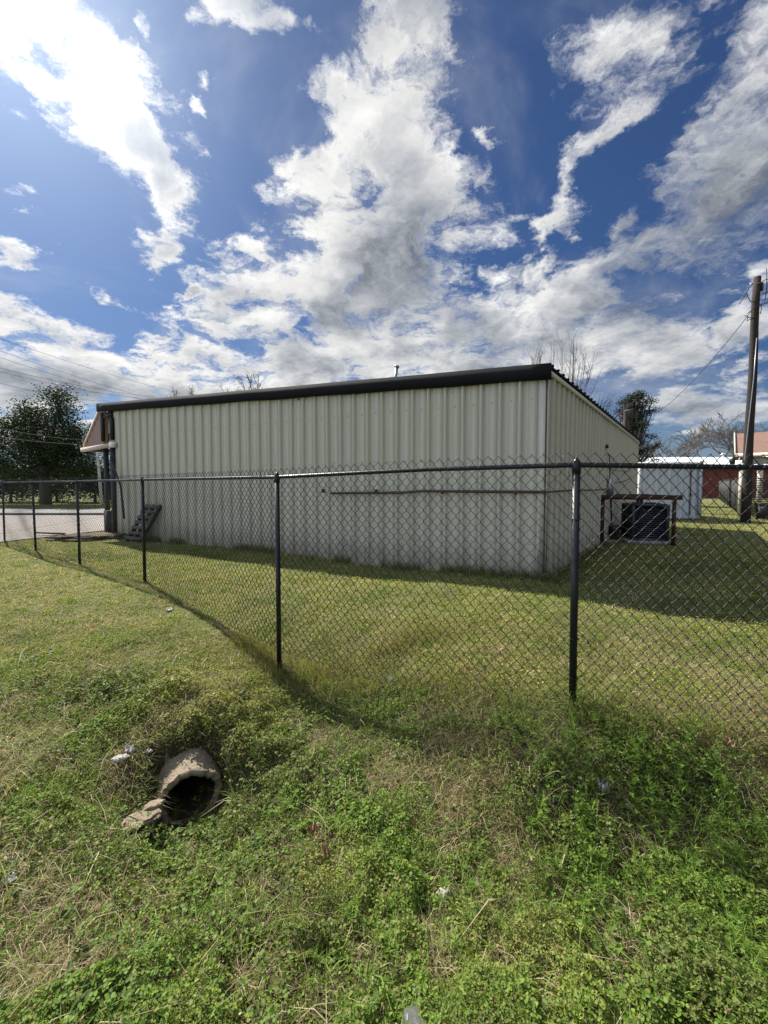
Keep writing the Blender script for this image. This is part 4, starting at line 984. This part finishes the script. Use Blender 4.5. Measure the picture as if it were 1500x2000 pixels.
mb = MB(fb.location); vs = [(xL - .3, YB - .4, zE - .02), (xR, YB - .4, zE - .02), (xR, YB + 5, zR), (xL - .3, YB + 5, zR), (xR, YB + 10.4, zE - .02), (xL - .3, YB + 10.4, zE - .02)]
mb.add(vs, [(0, 1, 2, 3), (3, 2, 4, 5)]); rf = mb.build('roof', M['whiteroof'], fb)
mb = MB(fb.location); mb.bar((xL - .3, YB - .44, zE - .12), (xR, YB - .44, zE - .12), .06, .26); mb.build('fascia', M['white'], fb)
mb = MB(fb.location); q = P(1412, 893, YB + 4.5); mb.tube([(q.x, q.y, zR - .3), (q.x, q.y, zR + .25)], .12, 8); mb.tube([(q.x, q.y, zR + .25), (q.x, q.y, zR + .3), (q.x, q.y, zR + .45)], [.24, .24, .1], 8); mb.build('roof_vent', M['white'], rf)
# ------------------------------------------------------------------ house at right edge
YH = 19.0; hp = P(1450, 900, YH); ez = P(1470, 886, YH).z; aH = math.atan2(hp.x, hp.y) - R(1.5)
rzh = P(1470, 847, YH + 2.6).z
hs = empty('brown_roof_house', (hp.x, hp.y, 0), 'cream porch house with brown shingle roof at the right edge', 'house')
hu = Vector((math.cos(aH), -math.sin(aH), 0)); hv = Vector((math.sin(aH), math.cos(aH), 0)); HX = (hu, hv, Vector((0, 0, 1)))
def hw(u, v, z): q = Vector((hp.x, hp.y, 0)) + hu * u + hv * v; return Vector((q.x, q.y, z))
hl = hs.location; mb = MB(hl)
def boxw(mb, x0, x1, y0, y1, z0, z1): mb.box(hw((x0 + x1) / 2, (y0 + y1) / 2, (z0 + z1) / 2), (x1 - x0, y1 - y0, z1 - z0), HX)
mb.add([hw(-.25, -.4, ez), hw(9, -.4, ez), hw(9, 3.2, rzh), hw(-.25, 3.2, rzh), hw(9, 6.8, ez), hw(-.25, 6.8, ez)], [(0, 1, 2, 3), (3, 2, 4, 5)])
mb.add([hw(-.25, -.4, ez - .06), hw(9, -.4, ez - .06), hw(9, 3.2, rzh - .06), hw(-.25, 3.2, rzh - .06)], [(3, 2, 1, 0)])
mb.build('roof', M['shingle'], hs)
mb = MB(hl); mb.add([hw(0, 0, ez - .02), hw(0, 6.4, ez - .02), hw(0, 3.2, rzh - .08)], [(0, 1, 2)]); mb.build('gable', M['cream'], hs)
mb = MB(hl); mb.bar(hw(-.27, -.4, ez - .04), hw(-.27, 3.2, rzh - .04), .05, .2); mb.bar(hw(-.27, -.42, ez - .09), hw(9, -.42, ez - .09), .05, .16); mb.build('barge_board', M['cream'], hs)
mb = MB(hl); boxw(mb, 0, 9, -.05, .05, ez - .5, ez - .13); mb.build('beam', M['cream'], hs)
for x_ in (.0, .62):
    mb = MB(hl); boxw(mb, x_ - .10, x_ + .10, -.10, .10, 0, ez - .5); mb.build('porch_post', M['cream'], hs)
mb = MB(hl); boxw(mb, 3, 9, 2.2, 6.2, 0, ez - .1); mb.build('wall', M['cream'], hs)
mb = MB(hl); q = hw(-.35, -.1, ez - .35); mb.tube([q + Vector((0, 0, -.13)), q + Vector((0, 0, .1)), q + Vector((0, 0, .14))], [.1, .1, .03], 8); mb.build('porch_lamp', M['post'], hs)
# lattice screen and bin on the right
q = P(1462, 1010, 17.5); so = Vector((q.x, 17.6, 0))
sc2 = empty('slatted_screen', so + Vector((.7, 0, 0)), 'grey slatted screen panel right of the utility pole', 'screen')
mb = MB(sc2.location)
for i in range(22): mb.box((so.x + .75, 17.6, .15 + i * .075), (1.5, .02, .04))
mb.build('slats', M['slat'], sc2)
for x_ in (-.02, 1.52):
    mb = MB(sc2.location); mb.box((so.x + x_, 17.62, .9), (.07, .07, 1.8)); mb.build('post', M['post'], sc2)
q = G(1490, 1014); bn = empty('waste_bin', (q.x, q.y, 0), 'small black bin standing before the slatted screen', 'bin')
mb = MB(bn.location); mb.tube([(q.x, q.y, 0), (q.x, q.y, .62)], [.22, .28], 14); mb.build('bin_body', M['post'], bn)
mb = MB(bn.location); mb.tube([(q.x, q.y, .62), (q.x, q.y, .66), (q.x, q.y, .70)], [.30, .30, .1], 14); mb.build('lid', M['post'], bn)
# far chain-link fence with slats
f0 = Vector((P(1404, 972, 40).x, 40, 0)); f1 = Vector((P(1446, 1008, 19.5).x, 19.5, 0)); f00 = Vector((P(1374, 972, 42).x, 42, 0))
ff = empty('slatted_fence', f0, 'dull grey slatted chain-link fence leading back past the utility pole', 'fence')
mb = MB(f0)
for (a, b) in ((f0, f1),):
    L = (b - a).length; d_ = (b - a).normalized(); nS = int(L / .11)
    for i in range(nS): mb.box(a + d_ * (i + .5) * L / nS + Vector((0, 0, .88)), (.075, .012, 1.66), (d_, d_.cross(Vector((0, 0, 1))), Vector((0, 0, 1))))
o_ = mb.build('slats', M['slat'], ff)
for i in range(8):
    c = f0.lerp(f1, i / 7); mb = MB(f0); mb.tube([c, c + Vector((0, 0, 1.8))], .03, 8); mb.build('post', M['post'], ff)
mb = MB(f0); mb.tube([f0 + Vector((0, 0, 1.78)), f1 + Vector((0, 0, 1.78))], .022, 6); mb.build('top_rail', M['post'], ff)

# ------------------------------------------------------------------ utility poles and wires
pb = G(1455, 1020); Yp = pb.y; ptop = P(1479, 541, Yp)
up = empty('utility_pole', pb, 'tall dark wooden utility pole at the right edge', 'pole')
mb = MB(pb); n_ = 10; mb.tube([pb.lerp(ptop, i / n_) + Vector((.02 * math.sin(i * 1.3), 0, -.3 if i == 0 else 0)) for i in range(n_ + 1)], [.165 - .05 * i / n_ for i in range(n_ + 1)], 14); mb.build('shaft', M['polewood'], up, True)
def PP(px, py, dy=0): return P(px, py, Yp + dy)
mb = MB(pb); mb.tube([PP(1466, 555, -.1), PP(1478, 553, -.15), PP(1488, 553, -.1)], .02, 6); mb.tube([PP(1466, 556, -.1), PP(1469, 554.5, -.1)], .045, 6); mb.build('insulator_bracket', M['silver'], up)
mb = MB(pb); mb.tube([PP(1488, 568, -.1), PP(1489, 552, -.1)], .04, 8); mb.build('fuse', M['post'], up)
mb = MB(pb)
for pts in (((1483, 555), (1490, 549), (1497, 545), (1506, 546)), ((1497, 525), (1498, 560), (1496, 575), (1494, 584)), ((1476, 591), (1465, 588), (1461, 580), (1458, 571)), ((1444, 594), (1450, 585), (1458, 571), (1464, 561)),
            ((1475, 622), (1462, 620), (1459, 617), (1454, 617)), ((1472, 622), (1464, 624), (1459, 627), (1460, 619)), ((1459, 613), (1468, 606), (1478, 598), (1500, 591)), ((1486, 594), (1487, 605), (1485, 613)), ((1484, 585), (1488, 580), (1483, 578), (1500, 570))):
    mb.tube([PP(a, b, -.12) for a, b in pts], .014, 5)
mb.build('wiring', M['cable'], up)
mb = MB(pb); mb.tube([PP(1478, 660, -.18), PP(1472, 740, -.2), PP(1447, 960, -.15), PP(1446, 1018, -.1)], .016, 5); mb.build('ground_conduit', M['silver'], up)
# second small pole behind building, pale post across the road
p0 = P(1222, 800, 26); p0b = Vector((p0.x + .05, 26, 0)); sp2 = empty('short_pole', p0b, 'short dark pole rising before the evergreen tree', 'pole')
mb = MB(p0b); mb.tube([p0b, Vector((p0.x, 26, p0.z))], [.14, .12], 10); mb.build('shaft', M['polewood'], sp2, True)
mb = MB(p0b); mb.bar(Vector((p0.x - .18, 25.85, p0.z - .1)), Vector((p0.x + .22, 25.85, p0.z - .02)), .06, .07); mb.build('bracket', M['silver'], sp2)
q0 = G(199, 985); q1 = P(190, 885, q0.y); mb = MB(q0); mb.tube([q0, q1, P(189, 872, q0.y)], [.11, .10, .09], 10); o = mb.build('pale_post', M['white'], smooth=True); meta(o, 'pale grey post across the road seen under the canopy', 'post')
WG = 'overhead wires at the left'
wires = [((-60, 640), (345, 765), 28, 62), ((-60, 664), (345, 790), 28, 62), ((-60, 678), (330, 792), 28, 62), ((-60, 704), (300, 774), 26, 55), ((-60, 711), (280, 778), 26, 55), ((-60, 733), (215, 784), 25, 50)]
wl = ['highest of the thin wires crossing the sky at upper left', 'second highest thin wire crossing the sky at left', 'third wire down crossing the sky at left', 'upper of the two close thick wires over the dark tree', 'lower of the two close thick wires over the dark tree', 'lowest sky wire passing just over the dark tree']
for (a, b, ya, yb), lb in zip(wires, wl):
    pa, pb_ = P(a[0], a[1], ya), P(b[0], b[1], yb); mb = MB(pa); mb.tube(sag(pa, pb_, .35, 16), .013, 5); o = mb.build('overhead_wire', M['cable']); meta(o, lb, 'wire', WG)
for (a, b, lb) in (((-40, 829), (175, 860), 'upper low cable in front of the dark tree'), ((-40, 847), (178, 868), 'lower low cable in front of the dark tree')):
    pa, pb_ = P(a[0], a[1], 14), P(b[0], b[1], 13.5 + 8); mb = MB(pa); mb.tube(sag(pa, pb_, .1, 12), .011, 5); o = mb.build('overhead_wire', M['cable']); meta(o, lb, 'wire', 'low cables by the canopy')
pa, pb_ = P(1275, 812, 26), PP(1482, 588, 0); mb = MB(pa); mb.tube(sag(pa, pb_, .45, 20), .012, 5); o = mb.build('overhead_wire', M['cable']); meta(o, 'thin wire rising from the evergreen to the utility pole', 'wire')

# ------------------------------------------------------------------ trees
def grow(base, height, seed, spread=.5, levels=5, up=.35, r0=.22, trunk=.3, kids=(2, 4), lratio=.72, jit=.25):
    r_ = random.Random(seed); out = []
    def br(p, d, L, r, lv):
        n_ = 5 if lv < 2 else 4; pts = [p.copy()]; q = p.copy(); dd = d.copy()
        for i in range(n_):
            dd = (dd + Vector((r_.gauss(0, jit), r_.gauss(0, jit), r_.gauss(0, jit) * .6 + up * .25)) * .45).normalized(); q = q + dd * L / n_; pts.append(q.copy())
        rr = [r * (1 - .5 * i / n_) for i in range(n_ + 1)]; out.append((pts, rr, lv))
        if lv < levels:
            for k_ in range(r_.randint(*kids) + (1 if lv == 0 else 0)):
                t = r_.uniform(.35, 1) if lv else r_.uniform(.6, 1); i = min(int(t * n_), n_ - 1); s_ = pts[i].lerp(pts[i + 1], t * n_ - i)
                a_ = r_.uniform(0, 6.28); nd = (dd + Vector((math.cos(a_), math.sin(a_), r_.uniform(-.1, .5))) * (spread * r_.uniform(.8, 1.7))).normalized()
                br(s_, nd, L * lratio * r_.uniform(.7, 1.15), r * .5, lv + 1)
    br(Vector(base), Vector((0, 0, 1)), height * trunk, r0, 0); return out
def bare_tree(name, base, height, seed, label, wide=5, **k):
    tr = empty(name, base, label, 'tree', k.pop('group', None)); segs = grow(base, height, seed, **k)
    mz = max(p.z for s_ in segs for p in s_[0]); mxr = np.percentile([abs(p.x - base.x) for s_ in segs for p in s_[0]], 97); kz, kx = height / mz, wide / mxr
    segs = [([Vector((base.x + (p.x - base.x) * kx, base.y + (p.y - base.y) * kx, p.z * kz)) for p in pts], rr, lv) for pts, rr, lv in segs]
    mb = MB(base); mc = MB(base)
    for pts, rr, lv in segs: (mb if lv == 0 else mc).tube(pts, [max(x_, k.get('rmin', .0) or .022) for x_ in rr], 7 if lv < 2 else 3, lv < 2)
    mb.build('trunk', M['bark'], tr, True); mc.build('crown', M['bark'], tr, False); return segs
BG = 'bare winter trees on the skyline'
def tb(px, Y): q = P(px, 945, Y); return Vector((q.x, Y, 0))
bare_tree('bare_tree', tb(1322, 60), P(1322, 820, 60).z, 5, 'wide bare tree beyond the container, left of the utility pole', spread=.75, levels=6, r0=.4, trunk=.20, kids=(2, 4), lratio=.78, group=BG)
bare_tree('bare_tree', tb(1435, 66), P(1435, 806, 66).z, 9, 'bare tree just behind the utility pole', spread=.75, levels=6, r0=.4, trunk=.22, kids=(2, 4), lratio=.78, group=BG)
bare_tree('bare_tree', tb(1520, 60), P(1500, 806, 60).z, 12, 'bare tree at the far right behind the brown roof', spread=.7, levels=6, r0=.4, trunk=.22, kids=(2, 4), lratio=.78, group=BG)
# upright sapling-like tree behind the roof
def fan_tree(base, topz, width, seed, label, nb=46, lean=0):
    tr = empty('bare_tree', base, label, 'tree'); r_ = random.Random(seed); mb = MB(base); mc = MB(base)
    fork = Vector((base.x, base.y, topz * .42)); mb.tube([base, base.lerp(fork, .5), fork], [.16, .14, .11], 8); mb.build('trunk', M['bark'], tr, True)
    for i in range(nb):
        a_ = r_.uniform(0, 6.28); sp_ = r_.uniform(.15, 1); tip = Vector((base.x + math.cos(a_) * width * sp_ + lean, base.y + math.sin(a_) * width * sp_ * .6, topz * (1.02 - .32 * sp_ * sp_) * r_.uniform(.93, 1.0)))
        c1 = fork.lerp(tip, .35) + Vector((0, 0, -.1)) + Vector((math.cos(a_), math.sin(a_), 0)) * width * .10; c2 = fork.lerp(tip, .7) + Vector((math.cos(a_), math.sin(a_), -.3)) * width * .08
        pts = [fork, c1, c2, tip]; mc.tube(pts, [.042, .022, .013, .006], 4, False)
        for k_ in range(9):
            t = r_.uniform(.3, .97); s_ = (pts[1].lerp(pts[2], (t - .33) / .33) if t < .66 else pts[2].lerp(pts[3], (t - .66) / .34)); b2 = r_.uniform(0, 6.28)
            e = s_ + Vector((math.cos(b2) * .35, math.sin(b2) * .35, r_.uniform(.5, 1.1))) * r_.uniform(.5, 1.0); m_ = s_.lerp(e, .5) + Vector((math.cos(b2), math.sin(b2), 0)) * .06
            mc.tube([s_, m_, e], [.009, .007, .005], 3, False)
    mc.build('crown', M['twig'], tr)
bT = tb(1088, 22); fan_tree(bT, P(1088, 655, 22).z, 3.0, 3, 'bare thin-branched tree rising behind the high roof corner')
# wind-bent branches between roof slope and evergreen
bw = tb(1150, 24); bwo = empty('bare_tree', bw, 'low leaning bare tree between the roof slope and the evergreen', 'tree'); mb = MB(bw); mb.tube([bw, bw + Vector((.2, 0, 3.2))], [.12, .08], 7); mb.build('trunk', M['bark'], bwo)
mb = MB(bw); r_ = random.Random(8); f_ = bw + Vector((.2, 0, 3.2))
for i in range(22):
    e = P(r_.uniform(1165, 1245), r_.uniform(765, 800), 24); mm = f_.lerp(e, .55) + Vector((-.1, 0, .35)); mb.tube([f_, mm, e], [.03, .02, .006], 4, False)
    for k_ in range(4): s_ = mm.lerp(e, r_.uniform(.1, .9)); mb.tube([s_, s_ + Vector((r_.uniform(.1, .6), r_.uniform(-.3, .3), r_.uniform(0, .35)))], [.010, .004], 3, False)
mb.build('crown', M['bark'], bwo)
# tree tips over the left roof
for px, py, sd_, lb in ((402, 745, 4, 'leafy twig tips showing over the left part of the roof'), (512, 742, 6, 'dark tree tips peeking over the middle of the roof edge'), (362, 762, 15, 'small bare tips over the roof near the left end')):
    b0_ = tb(px, 30); q = P(px, py, 30); tr = empty('far_tree', b0_, lb, 'tree', None); mb = MB(b0_); segs = grow(b0_, q.z * 1.0, sd_, spread=.55, levels=4, r0=.2, trunk=.55, kids=(3, 4), lratio=.5, up=.5)
    mx_ = max(p.z for s_ in segs for p in s_[0]); sc_f = q.z / mx_
    for pts, rr, lv in segs:
        mb.tube([Vector((b0_.x + (p.x - b0_.x) * sc_f, b0_.y + (p.y - b0_.y) * sc_f, p.z * sc_f)) for p in pts], [max(x_, .012) for x_ in rr], 6 if lv < 2 else 3, False)
    mb.build('trunk', M['bark'], tr)
    tips = np.array([[b0_.x + (s_[0][-1].x - b0_.x) * sc_f, b0_.y + (s_[0][-1].y - b0_.y) * sc_f, s_[0][-1].z * sc_f] for s_ in segs if s_[2] >= 3])
    pos = np.repeat(tips, 9, 0) + rng.normal(0, .12, (len(tips) * 9, 3)); n = len(pos)
    o = make_leaves('crown', pos - np.array(b0_), rng.uniform(.04, .09, n), np.tile([.05, .07, .03], (n, 1)) * rng.uniform(.6, 1.4, (n, 1)), M['crown'], None, None, 1.2, .5, kind=None, parent=tr)
def leafy(name, base, lumps, nleaf, lsize, col, label, cat='tree', asp=.5, gap=.0, group=None, limbs=True, seed=1, r0=.3, sprd=1.0):
    """crown made of many leaf clusters spread over limbs"""
    tr = empty(name, base, label, cat, group); r_ = random.Random(seed)
    mb = MB(base); hgt = max(c[2] for c in lumps)
    fork = Vector((base.x, base.y, hgt * .3)); mb.tube([base, fork], [r0, r0 * .7], 9)
    P_ = []
    for (cx, cy_, cz, rx, ry, rz_) in lumps:
        c = Vector((base.x + cx, base.y + cy_, cz))
        mb.tube([fork, fork.lerp(c, .5) + Vector((0, 0, -.2)), c], [r0 * .4, r0 * .22, .03], 5, False)
        ncl = max(6, int(26 * (rx * ry * rz_) ** .45))
        for k_ in range(ncl):
            v = Vector((r_.gauss(0, 1), r_.gauss(0, 1), r_.gauss(0, 1))).normalized() * (r_.uniform(.45, 1.08)); cc = Vector((c.x + v.x * rx, c.y + v.y * ry, c.z + v.z * rz_))
            mb.tube([c.lerp(cc, .1), cc], [.03, .01], 3, False); P_.append(cc)
    mb.build('trunk', M['bark'], tr)
    P_ = np.array([tuple(p) for p in P_]); per = max(1, nleaf // len(P_)); n = per * len(P_)
    pos = np.repeat(P_, per, 0) + rng.normal(0, 1, (n, 3)) * np.array([.30, .30, .24]) * (lsize / .12) ** .6 * sprd
    colr = np.array(col)[rng.integers(0, len(col), n)] * rng.uniform(.6, 1.4, (n, 1))
    o = make_leaves('crown', pos - np.array(base), rng.uniform(.6, 1.3, n) * lsize, colr, M['crown'], None, None, 1.1, asp, kind=None, parent=tr)
    return tr
DK = [(.025, .045, .018), (.035, .06, .022), (.05, .075, .03)]
mg = tb(88, 30)
lum = [(0, 0, 3.0, 3.0, 2.6, 1.6), (-1.6, 0, 4.4, 1.9, 1.7, 1.4), (1.7, 0, 4.2, 1.8, 1.7, 1.5), (.3, 0, 5.6, 1.9, 1.7, 1.4), (1.2, 0, 6.9, 1.3, 1.2, 1.1), (-.9, 0, 6.6, 1.1, 1.1, 1.0), (1.3, 0, 7.9, .7, .7, .6), (-2.6, 0, 5.7, .9, .9, .8),
       (2.9, .0, 3.0, 1.2, 1.3, 1.3), (-3.0, 0, 3.0, 1.4, 1.4, 1.3), (.2, 0, 4.0, 2.6, 2.2, 1.5), (2.9, 0, 5.2, .8, .8, .7), (-3.6, 0, 4.6, 1.0, 1.0, .8)]
leafy('evergreen_tree', mg, lum, 34000, .16, DK, 'big dark leafy evergreen tree across the road at left', seed=4, r0=.4)
for i, (px, Y, hh, lb) in enumerate(((20, 33, 3.2, 'dark shrub left of the evergreen trunk across the road'), (110, 34, 3.0, 'dark shrub behind the evergreen trunk'), (185, 33, 3.4, 'dark shrub behind the pale post'), (245, 34, 3.6, 'dark shrub showing through the porch opening'), (-60, 33, 3.4, 'dark shrub at the far left edge'), (310, 34, 3.2, 'dark shrub hidden past the porch'))):
    leafy('shrub', tb(px, Y), [(0, 0, 1.0, 2.3, 1.2, 1.0), (-.8, 0, hh * .6, 1.5, 1.0, .9), (.9, 0, hh * .65, 1.4, 1.0, .9)], 5200, .20, DK, lb, 'shrub', seed=30 + i, r0=.12, group='dark shrubs across the road')
# evergreen behind the right wall: tiers
ev = tb(1226, 30); lum = []
zt_ = P(1250, 772, 30).z
rc = random.Random(77)
for i in range(15):
    t = i / 14; z = 1.8 + (zt_ - 2.0) * t; r_w = 1.75 * (1 - t * .6) * (1.15 if i % 2 else .6)
    for k_ in range(3):
        a_ = i * 2.4 + k_ * 2.1 + rc.uniform(-.4, .4)
        for q_ in (.45, .8, 1.1): lum.append((math.cos(a_) * r_w * q_ + .5 * t * t, math.sin(a_) * r_w * q_, z + .22 * q_ + rc.uniform(-.12, .12), .26, .24, .07))
leafy('conifer_tree', ev, lum, 20000, .15, [(.018, .032, .016), (.03, .045, .022)], 'ragged dark conifer rising behind the right wall of the building', asp=.3, seed=6, r0=.22, sprd=.5)
# low far tree line
far = []
for i in range(46):
    X = -170 + i * 9 + rng.uniform(-3, 3); Y = 170 + rng.uniform(-15, 15); far.append((X, Y, rng.uniform(6, 10)))
pos = []; 
for (X, Y, hh) in far:
    k_ = 420; v = unit(rng.normal(0, 1, (k_, 3))) * rng.uniform(.5, 1, (k_, 1)); pos.append(np.c_[X + v[:, 0] * 7, Y + v[:, 1] * 5, hh * .5 + v[:, 2] * hh * .55])
pos = np.concatenate(pos); n = len(pos)
make_leaves('far_woods', pos, rng.uniform(.8, 1.6, n), np.tile([.06, .06, .045], (n, 1)) * rng.uniform(.6, 1.4, (n, 1)), M['crown'], 'low grey-brown woods along the far horizon', 'woods', 1.2, .8)

# ------------------------------------------------------------------ left yard objects
q = G(190, 1052); mnd = blob('dirt_mound', (q.x, q.y, .0), (1.1, .55, .16), M['soil'], 'low heap of brown dirt behind the fence by the gravel', 'dirt heap', 31, .35, .8, sub=5, amp=.35, freq=3)
x = rng.normal(q.x, .6, 900); y = rng.normal(q.y - .1, .3, 900); n = 900
q = G(92, 1048); mb = MB(q); a = P(75, 1045, q.y) ; mb.bar(Vector((q.x - .28, q.y, .12)), Vector((q.x + .38, q.y + .15, .06)), .14, .04); o = mb.build('loose_board', M['wood']); meta(o, 'weathered board lying by the dirt heap at left', 'board')
# leaning prop bar
mb = MB(FL(L0 - .9, 0, .4)); mb.tube([FL(L0 - .03, P(233, 893, A1.y).z, .12), FL(wallp(248), P(248, 950, 11).z, .16), FL(wallp(263), P(263, 1012, 11).z, .30)], .028, 6); o = mb.build('prop_bar', M['post']); meta(o, 'thin dark bar leaning from the porch corner to the pallet', 'bar')
# leaning pallet
s0 = wallp(262); s1 = wallp(312)
po = FL((s0 + s1) / 2, 0, .3); pl = empty('wooden_pallet', po, 'weathered wooden pallet leaning against the metal wall near the porch', 'pallet')
# local frame: along (down-left) , up, out
al = (fdir * .95 + Vector((0, 0, 0))).normalized(); upv = (Vector((0, 0, 1)) * .93 - fn * .32 - fdir * .38).normalized(); upv = (upv).normalized(); outv = al.cross(upv).normalized(); outv = outv if outv.dot(fn) > 0 else -outv
ob0 = FL(s0 - .55, .02, .42)
for i in range(7):
    mb = MB(po); c = ob0 + upv * (.08 + i * .155); mb.box(c, (.66, .02, .085), (al, outv, (outv.cross(al)))); mb.build('slat', M['wood'], pl)
for k_ in (-1, 0, 1):
    mb = MB(po); c0 = ob0 + al * k_ * .28 - outv * .055; mb.bar(c0, c0 + upv * 1.08, .085, .04, tuple(al)); mb.build('stringer', M['post'], pl)
